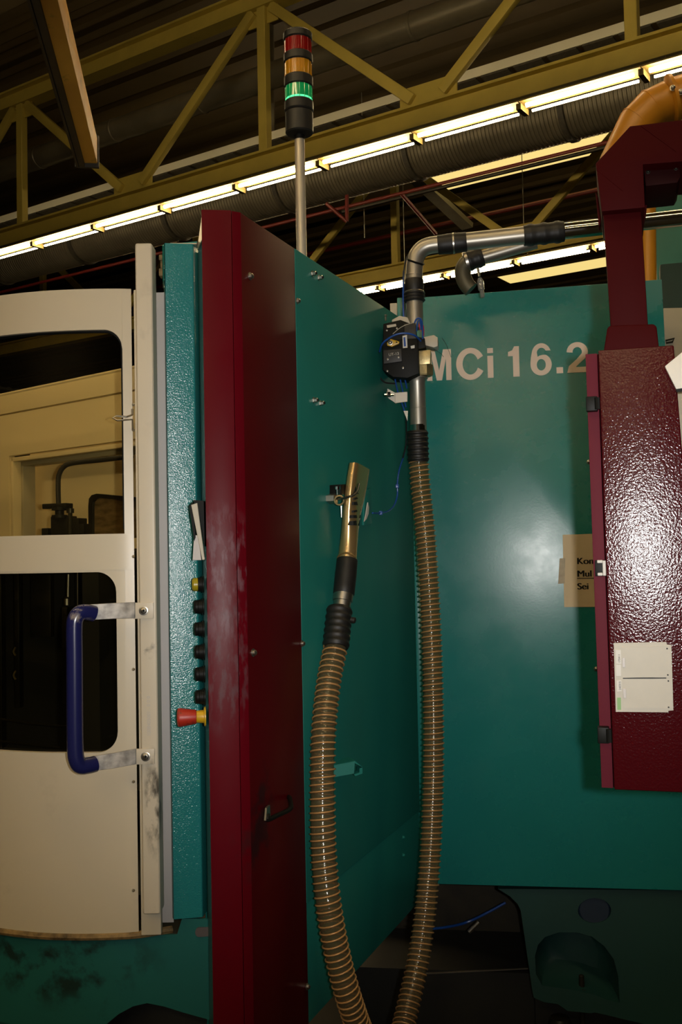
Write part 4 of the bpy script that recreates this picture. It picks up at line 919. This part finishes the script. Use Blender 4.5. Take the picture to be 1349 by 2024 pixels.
# valve block
vv = thing('suction_valve', 'black pneumatic valve block with yellow key and blue air tubes on the suction pipe', 'valve', PQ.at(800, 748))
b = MB(); b.pprism(PQ, [(758, 640), (792, 632), (813, 640), (815, 690), (758, 696)], 0.0, 0.060); b.build('upper_body', mt_black, vv, bevel=0.002)
b = MB(); b.pprism(PQ, [(775, 632), (790, 624), (806, 627), (812, 640), (775, 640)], -0.02, 0.04); b.build('top_cap', mt_greyplast, vv, bevel=0.002)
b = MB(); b.lathe(PQ.at(763, 634, 0.03), ZA, [(0, 0.003), (0.012, 0.003), (0.013, 0.0045), (0.017, 0.0045)], 8); b.build('cap_screw', mt_steel, vv)
b = MB(); b.pprism(PQ, [(756, 672), (826, 668), (829, 738), (806, 747), (777, 745), (757, 731)], -0.02, 0.070); b.build('lower_body', mt_black, vv, bevel=0.003)
b = MB(); b.pprism(PQ, [(758, 692), (794, 689), (795, 714), (759, 719)], 0.070, 0.076); b.build('cover_plate', mt_rubber, vv, bevel=0.001)
b = MB(); b.pprism(PQ, [(799, 640), (822, 638), (824, 676), (800, 680)], 0.02, 0.066); b.build('coil', mt_rubber, vv, bevel=0.002)
for x, y, w in ((765, 653, 0.060), (785, 649, 0.060), (767, 710, 0.076), (788, 706, 0.076), (766, 733, 0.070), (797, 727, 0.070)): bolt(PQ, x, y, w, 0.0018, vv, name='screw')
b = MB(); b.pprism(PQ, [(765, 643), (783, 640), (784, 645), (766, 648)], 0.060, 0.0612); b.build('rating_plate', mt_greyplast, vv)
text_mesh('UT-13', PQ, 769, 704, 5.5, 0.0765, 'printed_mark', mt_white, vv, bold=0.01, depth=0.0001, rot=0.1)
b = MB(); b.pprism(PQ, [(765, 678), (773, 670), (790, 675), (789, 679), (775, 685), (766, 683)], 0.070, 0.082); ky = b.build('yellow_key', mt_yellow, vv, bevel=0.001)
bolt(PQ, 772, 677.5, 0.082, 0.005, vv, name='key_screw')
b = MB(); b.pprism(PQ, [(783, 674), (787, 677), (783, 678)], 0.082, 0.0826); b.build('arrow_mark', mt_black, ky)
b = MB(); b.pprism(PQ, [(796, 664), (805, 662), (806, 687), (797, 688)], 0.072, 0.0745); lp = b.build('label_plate', mt_cardwhite, vv)
b = MB(); b.pprism(PQ, [(798, 667), (801.5, 666), (803, 684), (799, 685)], 0.0745, 0.075); b.build('label_mark', mt_tubeblue, lp)
b = MB(); b.pprism(PQ, [(812, 684), (820, 682), (820, 688), (813, 689)], 0.072, 0.074); b.build('small_label', mt_cardwhite, vv)
b = MB(); b.pprism(PQ, [(838, 666), (858, 662), (866, 667), (866, 684), (858, 687), (840, 682)], -0.02, 0.035); b.build('end_block', mt_greyplast, vv, bevel=0.002)
b = MB(); b.pprism(PQ, [(818, 664), (840, 668), (842, 686), (824, 690)], 0.0, 0.045); b.build('manifold', mt_black, vv, bevel=0.002)
b = MB(); b.pprism(PQ, [(826, 693), (852, 691), (851, 719), (827, 721)], -0.035, 0.03); b.build('brass_union', mt_brass, vv, bevel=0.002)
b = MB(); b.lathe(PQ.at(838, 744, 0.0), ZA, [(0, 0.025), (0.004, 0.027), (0.030, 0.027), (0.034, 0.022)], 6); b.build('hex_nut', mt_brass, vv, smooth=20)
# wires and air tubes
for nm, mt, r, pts in (('air_tube', mt_tubeblue, 0.0026, ((832, 674, 0.06), (822, 664, 0.085), (806, 659, 0.095), (788, 660, 0.098), (770, 668, 0.095), (756, 680, 0.085), (751, 695, 0.06))),
                       ('black_tube', mt_cable, 0.0022, ((752, 690, 0.06), (746, 705, 0.05), (745, 725, 0.045), (751, 745, 0.045), (762, 756, 0.045), (782, 758, 0.04))),
                       ('air_tube', mt_tubeblue, 0.0022, ((819, 672, 0.06), (819, 645, 0.06), (823, 632, 0.062), (829, 629, 0.062), (834, 634, 0.06), (836, 655, 0.055), (836, 670, 0.05))),
                       ('air_tube', mt_tubeblue, 0.002, ((824, 655, 0.06), (826, 637, 0.066), (831, 634, 0.066), (832, 652, 0.062))),
                       ('white_wire', mt_greyplast, 0.0009, ((777, 660, 0.066), (790, 649, 0.075), (803, 642, 0.08), (815, 639, 0.07))),
                       ('red_wire', mt_redwire, 0.0012, ((830, 652, 0.06), (829, 640, 0.066), (833, 655, 0.06))), ('red_wire', mt_redwire, 0.0016, ((837, 643, 0.05), (838, 652, 0.05), (838, 664, 0.045))),
                       ('fine_wire', mt_cable, 0.0006, ((858, 690, 0.02), (871, 698, 0.02), (877, 705, 0.0))), ('fine_wire', mt_cable, 0.0006, ((874, 668, 0.03), (882, 680, 0.02), (889, 697, 0.0), (892, 706, -0.02))),
                       ('air_tube', mt_tubeblue, 0.0022, ((781, 748, 0.03), (787, 775, 0.02), (796, 800, 0.01), (801, 815, 0.01))), ('air_tube', mt_tubeblue, 0.0022, ((791, 747, 0.03), (797, 775, 0.02), (803, 805, 0.01))),
                       ('air_tube', mt_tubeblue, 0.0022, ((800, 745, 0.03), (805, 768, 0.02))),
                       ('black_tube', mt_cable, 0.0022, ((803, 818, 0.0), (804, 850, -0.02), (803, 880, -0.03), (797, 905, -0.04)))):
    b = MB(); b.tube(spline([PQ.at(x, y, w) for x, y, w in pts], 6), r, 8); b.build(nm, mt, vv)
b = MB(); b.pprism(PQ, [(798, 812), (807, 812), (806, 832)], 0.012, 0.014); b.build('cable_tag', mt_white, vv)
# lower pipe and its bracket
seg('flange', [PQ.at(825, 745.5), PQ.at(825, 748.5)], 0.030, mt_pipe, sn)
b = MB(); A, B = PQ.at(825, 748), PQ.at(828, 850); b.lathe(A, B - A, [(0, 0.027), (0.006, 0.0245), (0.012, 0.0225), (0.082, 0.0225), (0.0825, 0.0232), (0.084, 0.0232), (0.0845, 0.0228), (0.146, 0.0228)], 28); b.build('lower_pipe', mt_pipe, sn)
b = MB(); A, B = PQ.at(827, 840), PQ.at(827.5, 852); b.lathe(A, B - A, [(0, 0.0235), (0.018, 0.0235)], 28); b.build('bright_band', mt_chrome, sn)
pbk = thing('pipe_bracket', 'small steel angle bracket bolting the suction pipe to the side panel', 'bracket', PQ.at(790, 795))
b = MB(); b.pprism(PQ, [(781, 776), (806, 774), (806, 794), (781, 797)], 0.02, 0.024); b.build('plate', mt_pipe, pbk, bevel=0.0006, seg=1)
b = MB(); b.pprism(PQ, [(766, 768), (783, 777), (783, 797), (768, 787)], 0.0, 0.018); b.build('wing', mt_pipe, pbk)
b = MB(); A = PQ.at(758, 781, 0.03); b.lathe(A, PQ.u, [(0, 0.003), (0.004, 0.006), (0.010, 0.006), (0.011, 0.004), (0.03, 0.004)], 10); b.lathe(PQ.at(767, 780, 0.03), PQ.u, [(0, 0.007), (0.008, 0.007)], 6); b.build('bolt', mt_chrome, pbk)
b = MB(); b.lathe(PQ.at(765.5, 779, 0.028), PQ.u, [(0, 0.010), (0.002, 0.010)], 16); b.build('washer', mt_steel, pbk)
# cuff and clear hose
hs_ = thing('suction_hose', 'long clear suction hose with copper coloured spiral hanging in a loop', 'hose', at(760, 2110, 2.3))
ribbed('upper_cuff', PQ.at(825.5, 852), PQ.at(827.5, 913), 0.0285, mt_rubber, hs_, 6, 0.0022)
hp_ = [(668, 1255, 2.36), (663, 1283, 2.34), (650, 1350, 2.30), (640, 1450, 2.25), (638, 1560, 2.22), (640, 1680, 2.20), (650, 1790, 2.18), (668, 1890, 2.18), (692, 1980, 2.19), (722, 2060, 2.24), (757, 2110, 2.34), (788, 2060, 2.46), (808, 1985, 2.53), (832, 1870, 2.60), (849, 1720, 2.66), (857, 1550, 2.71), (857, 1380, 2.74), (852, 1220, 2.77), (842, 1060, 2.79), (832, 960, 2.80), (827.5, 900, 2.80)]
path = spline([at(*p) for p in hp_], 30)
# resample evenly
cum = [0.0]
for a, c in zip(path, path[1:]): cum.append(cum[-1] + (c - a).length)
Lh = cum[-1]
def along(d):
    import bisect
    i = min(max(bisect.bisect_right(cum, d) - 1, 0), len(path) - 2); t = (d - cum[i]) / max(1e-9, cum[i + 1] - cum[i]); return path[i].lerp(path[i + 1], min(max(t, 0), 1))
RH = 0.0275; PITCHH = 0.0142; turns = int(Lh / PITCHH)
b = MB(); n = turns * 4; b.tube([along(Lh * i / n) for i in range(n + 1)], [RH - 0.0012 - 0.0016 * (0.5 - 0.5 * math.cos(2 * math.pi * i / 4)) for i in range(n + 1)], 20, cap=False); b.build('hose_wall', mt_hose, hs_, smooth=80)
ns = 18; N = turns * ns; pts = []; ref = Vector((1, 0, 0))
for i in range(N + 1):
    d = Lh * i / N; p = along(d); t = (along(min(Lh, d + 0.004)) - along(max(0, d - 0.004))).normalized()
    a = (ref - t * ref.dot(t)).normalized(); ref = a; c = t.cross(a); th = 2 * math.pi * i / ns
    pts.append(p + (a * math.cos(th) + c * math.sin(th)) * (RH - 0.0002))
b = MB(); b.tube(pts, 0.0021, 5); b.build('wire_spiral', mt_helix, hs_, smooth=80)
cfA, cfB = at(671.5, 1203, 2.385), at(664, 1280, 2.34)
ribbed('lower_cuff', cfA, cfB, 0.0295, mt_rubber, hs_, 6, 0.0022)
b = MB(); b.lathe(at(694, 1225, 2.34), Vector((1, -0.3, -0.2)), [(0, 0.007), (0.01, 0.007), (0.012, 0.004)], 10); b.build('clip_screw', mt_rubber, hs_)

# nozzle hung on the side panel
nz = thing('suction_nozzle', 'flattened shiny suction nozzle with black tape hung in a wire hook', 'nozzle', at(676, 1200, 2.40))
ribbed('taped_grip', at(680, 1175, 2.40), at(687, 1106, 2.43), 0.0255, mt_rubber, nz, 1, 0.0004)
b = MB(); A, B = at(676, 1200, 2.39), at(680, 1172, 2.40); b.lathe(A, B - A, [(0, 0.0205), (0.014, 0.0205), (0.015, 0.0235), (0.034, 0.0235)], 24); b.build('steel_ferrule', mt_steel, nz)
def sect(cx, cy, Y, hw, ht, ex, n=32, ang=0.0):       # super-ellipse section, wide along the panel, thin off it
    c = at(cx, cy, Y); dirw = PB.u; out = []
    for i in range(n):
        a = i * 2 * math.pi / n; x = math.copysign(abs(math.cos(a)) ** ex, math.cos(a)) * hw; y = math.copysign(abs(math.sin(a)) ** ex, math.sin(a)) * ht
        out.append(c + dirw * x + PB.n * y + ZA * (-x * 0.12))
    return out
SX = [(687, 1106, 2.435, 0.0228, 0.0225, 1.0), (689, 1080, 2.44, 0.0225, 0.0215, 1.0), (692, 1050, 2.445, 0.026, 0.0195, 0.95), (696, 1015, 2.45, 0.036, 0.017, 0.8), (702, 980, 2.46, 0.047, 0.014, 0.6), (707, 950, 2.465, 0.050, 0.0125, 0.5), (711.5, 922, 2.47, 0.050, 0.0115, 0.45)]
b = MB(); b.loft([sect(*s) for s in SX], cap=True); b.build('nozzle_body', mt_nozzle, nz, smooth=50)
for pts in (((703, 960), (716, 962), (715, 977), (701, 975)), ((701, 984), (716, 980), (716, 984), (701, 988)), ((700, 992), (714, 991), (714, 999), (700, 998)), ((700, 1009), (714, 1006), (714, 1010), (700, 1013)), ((699, 1018), (713, 1018), (713, 1024), (699, 1024)), ((699, 1030), (712, 1028), (711, 1039), (699, 1038))):
    ym = sum(q[1] for q in pts) / 4; k = (1050 - ym) / 70.0; ctr = at(lerp(692, 702, k), ym, lerp(2.445, 2.46, k)); ht = lerp(0.0195, 0.0140, k)
    PN = Plane(Vector((ctr.x, ctr.y, 0)), Vector((ctr.x, ctr.y, 0)) + PB.u)
    b = MB(); b.pprism(PN, list(pts), 0.004, ht * 0.985); b.build('marker_stroke', mt_ink, nz)
b = MB(); A = at(686, 1107, 2.43); b.lathe(A, at(688, 1098, 2.44) - A, [(0, 0.0245), (0.004, 0.0245), (0.005, 0.0225)], 28); b.build('collar', mt_nozzle, nz)
hk = thing('wire_hook', 'bent wire hook with clamp screw holding the shiny nozzle', 'hook', PB.at(670, 1010))
b = MB(); b.tube(spline([PB.at(669, 985, 0.02), PB.at(675, 986, 0.06), PB.at(690, 982, 0.085), PB.at(700, 978, 0.095), PB.at(707, 970, 0.095), PB.at(710, 957, 0.09)], 6), 0.0028, 8); b.build('wire', M('hook_grey', (0.06, 0.06, 0.05), 0.35, metal=0.6), hk)
b = MB(); ring = [PB.P(PB.pix(671, 988, 0.03)[0] + 0.0 + 0.0, 0, 0)] ; cc = PB.at(671, 989, 0.045)
b.tube([cc + PB.u * 0.0 + Vector((math.cos(a), 0, math.sin(a))) * 0.0105 for a in [i * 2 * math.pi / 20 for i in range(20)]], 0.0022, 8, closed=True); b.build('eye_ring', mt_brass, hk)
b = MB(); b.pprism(PB, [(675, 958), (684, 957), (684, 976), (675, 979)], 0.0, 0.03); b.build('clamp_block', mt_black, hk, bevel=0.001)
b = MB(); b.pprism(PB, [(660, 979), (668, 975), (668, 996), (660, 990)], 0.0, 0.02); b.build('back_plate', mt_steel, hk)
b = MB(); b.lathe(PB.at(668, 978, 0.04), ZA, [(0, 0.003), (0.012, 0.003), (0.0125, 0.006), (0.019, 0.006)], 8); b.build('clamp_screw', mt_chrome, hk)
b = MB(); b.tube([PB.at(675, 1000, 0.03), PB.at(675.5, 1023, 0.03)], [0.0025, 0.0006], 6); b.build('spike', mt_steel, hk)
sw = thing('proximity_switch', 'small teal switch plate with white sickle label and blue cable behind the nozzle', 'switch', PB.at(725, 1035))
b = MB(); b.pprism(PB, [(722, 970), (734, 964), (736, 1034), (720, 1038)], 0.0, 0.006); b.build('plate', mt_teal_side, sw, bevel=0.001)
b = MB(); b.pprism(PB, [(728, 993), (730, 1003), (729, 1016), (725, 1026), (720.5, 1031), (724, 1017), (726, 1003)], 0.02, 0.022); b.build('sickle_label', mt_white, sw)
b = MB(); b.tube(spline([PB.at(737, 1014, 0.01), PB.at(752, 1014, 0.012), PB.at(768, 1010, 0.012), PB.at(780, 998, 0.012), PB.at(786, 978, 0.012), PB.at(786, 955, 0.012), PB.at(790, 928, 0.012), PB.at(798, 903, 0.012), PB.at(803, 880, 0.012)], 6), 0.0024, 8); b.build('blue_cable', mt_tubeblue, sw)
for x, y in ((785.5, 961), (753, 1014)):
    b = MB(); b.box(PB.at(x, y, 0.012), (0.010, 0.010, 0.011)); b.build('cable_clip', mt_tubeblue, sw, bevel=0.002)

# ================================================================ control cabinet on its swing arm
kc = thing('control_cabinet', 'hanging maroon control cabinet with grained door glinting in the flash', 'cabinet', PK.at(1270, 1560, -0.1))
zk1, zk0 = PK.at(1186, 692).z, PK.at(1213, 1561).z
ukL = PK.pix(1199, 1125)[0]
uk0a, uk0b = PK.pix(1183, 694)[0], PK.pix(1215, 1561)[0]
ukR = PK.pix(1340, 900)[0]
b = MB(); b.prism(PK, [(uk0b, zk0), (ukR + 0.03, zk0), (ukR, zk1), (uk0a, zk1)], -0.028, 0.0); b.build('door_leaf', mt_maroon_grain, kc, bevel=0.003, seg=3)
ws = -0.030
sa_, sb_ = PK.pix(1158, 700, ws), PK.pix(1190, 1557, ws)
b = MB(); b.prism(PK, [(sb_[0], sb_[1]), (ukR + 0.015, sb_[1]), (ukR - 0.012, sa_[1]), (sa_[0], sa_[1])], -0.30, ws - 0.006); b.build('body', mt_maroon_arm, kc, bevel=0.002)
sc1, sc2 = PK.pix(1181, 697, ws), PK.pix(1213, 1557, ws)
b = MB(); b.prism(PK, [(sb_[0], sb_[1]), (sc2[0], sb_[1]), (sc1[0], sa_[1]), (sa_[0], sa_[1])], ws - 0.006, ws); b.build('side_flange', mt_pink, kc, bevel=0.001)
for y0, y1, dx in ((783, 812, 0), (1438, 1470, 23)):
    b = MB(); b.pbox(PK, 1159 + dx, y0, 1182 + dx, y1, ws, -0.012); hg = b.build('hinge', mt_black, kc, bevel=0.002)
    b = MB(); yy = (y0 + y1) / 2; b.cyl(PK.at(1182 + dx, y0 + 3, -0.012), PK.at(1183 + dx, y1 - 3, -0.012), 0.005, 10); b.build('hinge_pin', mt_black, hg)
b = MB(); b.pbox(PK, 1177, 1107, 1199, 1139, ws, ws + 0.006); lk = b.build('lock', mt_black, kc, bevel=0.001)
b = MB(); b.pbox(PK, 1192, 1108, 1199, 1138, ws + 0.006, ws + 0.012); b.pbox(PK, 1181, 1107, 1192, 1113, ws + 0.006, ws + 0.010); b.pbox(PK, 1182, 1132, 1192, 1138, ws + 0.006, ws + 0.010); b.build('lock_shackle', mt_cardwhite, lk, bevel=0.0008, seg=1)
# document holder on the door
dh = thing('card_holder', 'grey double card holder with white tabs stuck on the control cabinet door', 'card holder', PK.at(1275, 1408))
b = MB(); b.pprism(PK, [(1214, 1271), (1318, 1269), (1319, 1274), (1328, 1275), (1332, 1404), (1322, 1405), (1322, 1408), (1218, 1407)], 0.0005, 0.003); b.build('back_card', mt_card, dh)
b = MB(); b.pprism(PK, [(1230, 1279), (1324, 1277), (1327, 1339), (1232, 1340)], 0.003, 0.0045); b.build('pocket', mt_card, dh)
b = MB(); b.pprism(PK, [(1232, 1342), (1327, 1341), (1330, 1401), (1234, 1400)], 0.003, 0.0045); b.build('pocket', mt_card, dh)
b = MB(); b.pprism(PK, [(1232, 1339.8), (1260, 1339.2), (1290, 1339), (1318, 1339.5), (1318, 1341.2), (1290, 1341.6), (1260, 1341.4), (1232, 1341.5)], 0.003, 0.0049); b.build('pocket_gap', mt_ink, dh)
for pts, mt in ((((1218, 1285), (1228, 1285), (1229, 1312), (1219, 1312)), mt_cardwhite), (((1218.5, 1314), (1228, 1314), (1228.5, 1336), (1219, 1336)), mt_cardwhite), (((1219.5, 1345), (1229, 1344), (1229.5, 1366), (1220.5, 1367)), mt_cardwhite), (((1220.5, 1379), (1228, 1379), (1228.5, 1403), (1221, 1403)), mt_cardgreen)):
    b = MB(); b.pprism(PK, list(pts), 0.003, 0.0042); b.build('tab', mt, dh)
for pts in (((1230.5, 1300), (1236, 1300), (1237, 1319), (1231, 1319)), ((1232, 1361), (1238, 1361), (1239, 1380), (1233, 1380))):
    b = MB(); b.pprism(PK, list(pts), 0.0045, 0.006); b.build('thumb_clip', mt_greystrip, dh, bevel=0.0003, seg=1)
for x, y, t in ((1227, 1310, '170411'), (1228.5, 1364, '240315')): text_mesh(t, PK, x, y, 4, 0.0043, 'tab_print', mt_ink, dh, rot=math.pi / 2, depth=0.0001)
for x, y in ((1319.5, 1282), (1321, 1334), (1322, 1346), (1322.5, 1398)):
    b = MB(); b.lathe(PK.at(x, y, 0.0045), PK.n, [(0, 0.0013), (0.0006, 0.0012)], 8); b.build('rivet', mt_ink, dh)
# collar, column, elbow of the arm
b = MB(); b.pprism(PK, [(1194, 694), (1201, 648), (1207, 643), (1293, 640), (1299, 645), (1304, 690)], -0.20, -0.05); kcol = b.build('collar', mt_maroon_arm, kc, bevel=0.004, seg=3)
b = MB(); b.pprism(PK, [(1208, 648), (1192, 414), (1268, 408), (1282, 645)], -0.18, -0.065); b.build('column', mt_maroon_arm, kc, bevel=0.003)
b = MB(); b.pprism(PK, [(1190, 418), (1178, 323), (1246, 249), (1760, 187), (1760, 288), (1272, 325), (1276, 410)], -0.205, -0.045); b.build('arm_elbow', mt_maroon_arm, kc, bevel=0.002)
b = MB(); b.pprism(PK, [(1184, 446), (1178, 380), (1188, 400), (1191, 418), (1187, 444)], -0.20, -0.17); b.build('elbow_skirt', mt_maroon_arm, kc)
b = MB(); b.pprism(PK, [(1276, 410), (1272, 400), (1278, 398), (1280, 404), (1277, 425), (1272, 448)], -0.20, -0.17); b.build('elbow_skirt', mt_maroon_arm, kc)
b = MB(); b.pprism(PK, [(1273, 324), (1345, 317), (1346, 350), (1340, 361), (1277, 368)], -0.19, -0.075); up_ = b.build('cover_plate', M('arm_underplate', (0.02, 0.002, 0.002), 0.6, spec=0.08), kc, bevel=0.002)
for x, y in ((1282, 340), (1337, 333)): bolt(PK, x, y, -0.075, 0.0025, kc, mt_oily)
# weld seams on the elbow
for pts in (((1180, 335), (1233, 378)), ((1268, 249), (1338, 300))):
    b = MB(); b.tube([PK.at(x, y, -0.0452) for x, y in pts], 0.0009, 6); b.build('weld_seam', mt_maroon_arm, kc)
# white pentagon tag
tg = thing('white_tag', 'white angular tag sticking in at the right beside the control cabinet', 'tag', PK.at(1340, 768, 0.03))
b = MB(); b.pprism(PK, [(1315, 724), (1350, 695), (1400, 700), (1400, 760), (1337.5, 769)], 0.002, 0.014); b.build('plate', mt_white, tg, bevel=0.001)
b = MB(); b.pprism(PK, [(1337.5, 769), (1400, 760), (1400, 766), (1338.5, 774)], 0.002, 0.012); b.build('black_edge', mt_black, tg)

# ================================================================ things behind at the right
b = MB(); PR = Plane(pp(1338, 1.68), pp(1420, 1.66)); b.pbox(PR, 1337, 775, 1420, 1075, -0.1, 0.0); tag(b.build('keyboard_housing', mt_greybox, bevel=0.004), 'beige housing at the right edge beside the control cabinet', 'housing')
gb = thing('junction_box', 'beige upright box behind the arm at the right edge', 'box', Vector((*at(1345, 690, 3.2).xy, 0.0)))
PG = Plane(pp(1313, 3.2), pp(1400, 3.2)); b = MB(); b.fbox(PG, PG.pix(1313, 640)[0], PG.pix(1430, 640)[0], 0.0, PG.at(1345, 608).z, -0.25, 0.0); b.build('case', mt_greybox, gb, bevel=0.004)
b = MB(); b.tube([PG.at(x, y, 0.006) for x, y in ((1317, 673), (1334, 669), (1330, 676), (1318, 678))], 0.003, 6, closed=True); b.build('wire_latch', mt_oily, gb)
PT = Plane(pp(1290, 4.6), pp(1460, 4.5))
fm = thing('far_machine', 'far teal machine housing at the upper right edge', 'machine', PT.at(1345, 620))
b = MB(); b.fbox(PT, PT.pix(1296, 450)[0], PT.pix(1600, 450)[0], 0.0, PT.at(1345, 292).z, -0.8, 0.0); b.build('housing', mt_teal_far, fm, bevel=0.01)
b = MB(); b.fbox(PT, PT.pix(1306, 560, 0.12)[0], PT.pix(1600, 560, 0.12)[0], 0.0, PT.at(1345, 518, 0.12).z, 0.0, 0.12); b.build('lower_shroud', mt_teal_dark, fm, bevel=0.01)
PY = Plane(pp(1240, 3.9), pp(1400, 3.85))
yp = thing('extraction_duct', 'big orange extraction duct elbow at the upper right', 'duct', PY.at(1250, 420))
b = MB(); b.tube([PY.at(1222, 330), PY.at(1262, 244), PY.at(1291, 214), PY.at(1322, 200)], 0.078, 28); b.build('segmented_elbow', mt_orange, yp, smooth=20)
for (xa, ya), (xb, yb) in (((1260, 246), (1263, 243)), ((1289, 215), (1292, 213))):
    b = MB(); A = PY.at(xa, ya); b.lathe(A, PY.at(xb, yb) - A, [(0, 0.0795), (0.004, 0.0795)], 28); b.build('seam_ring', mt_orange, yp)
b = MB(); A = PY.at(1322, 200); b.lathe(A, PY.at(1345, 193) - A, [(0, 0.078), (0.01, 0.098), (0.022, 0.098), (0.024, 0.082), (1.4, 0.082)], 28); b.build('flange', mt_orange, yp)
for x, y in ((1331, 174), (1347, 182)): bolt(PY, x, y, 0.09, 0.009, yp)
b = MB(); b.cyl(PY.at(1284, 640, -0.1), PY.at(1281, 290, -0.1), 0.030, 20); tag(b.build('yellow_standpipe', mt_orange), 'upright orange yellow pipe behind the maroon arm', 'pipe')
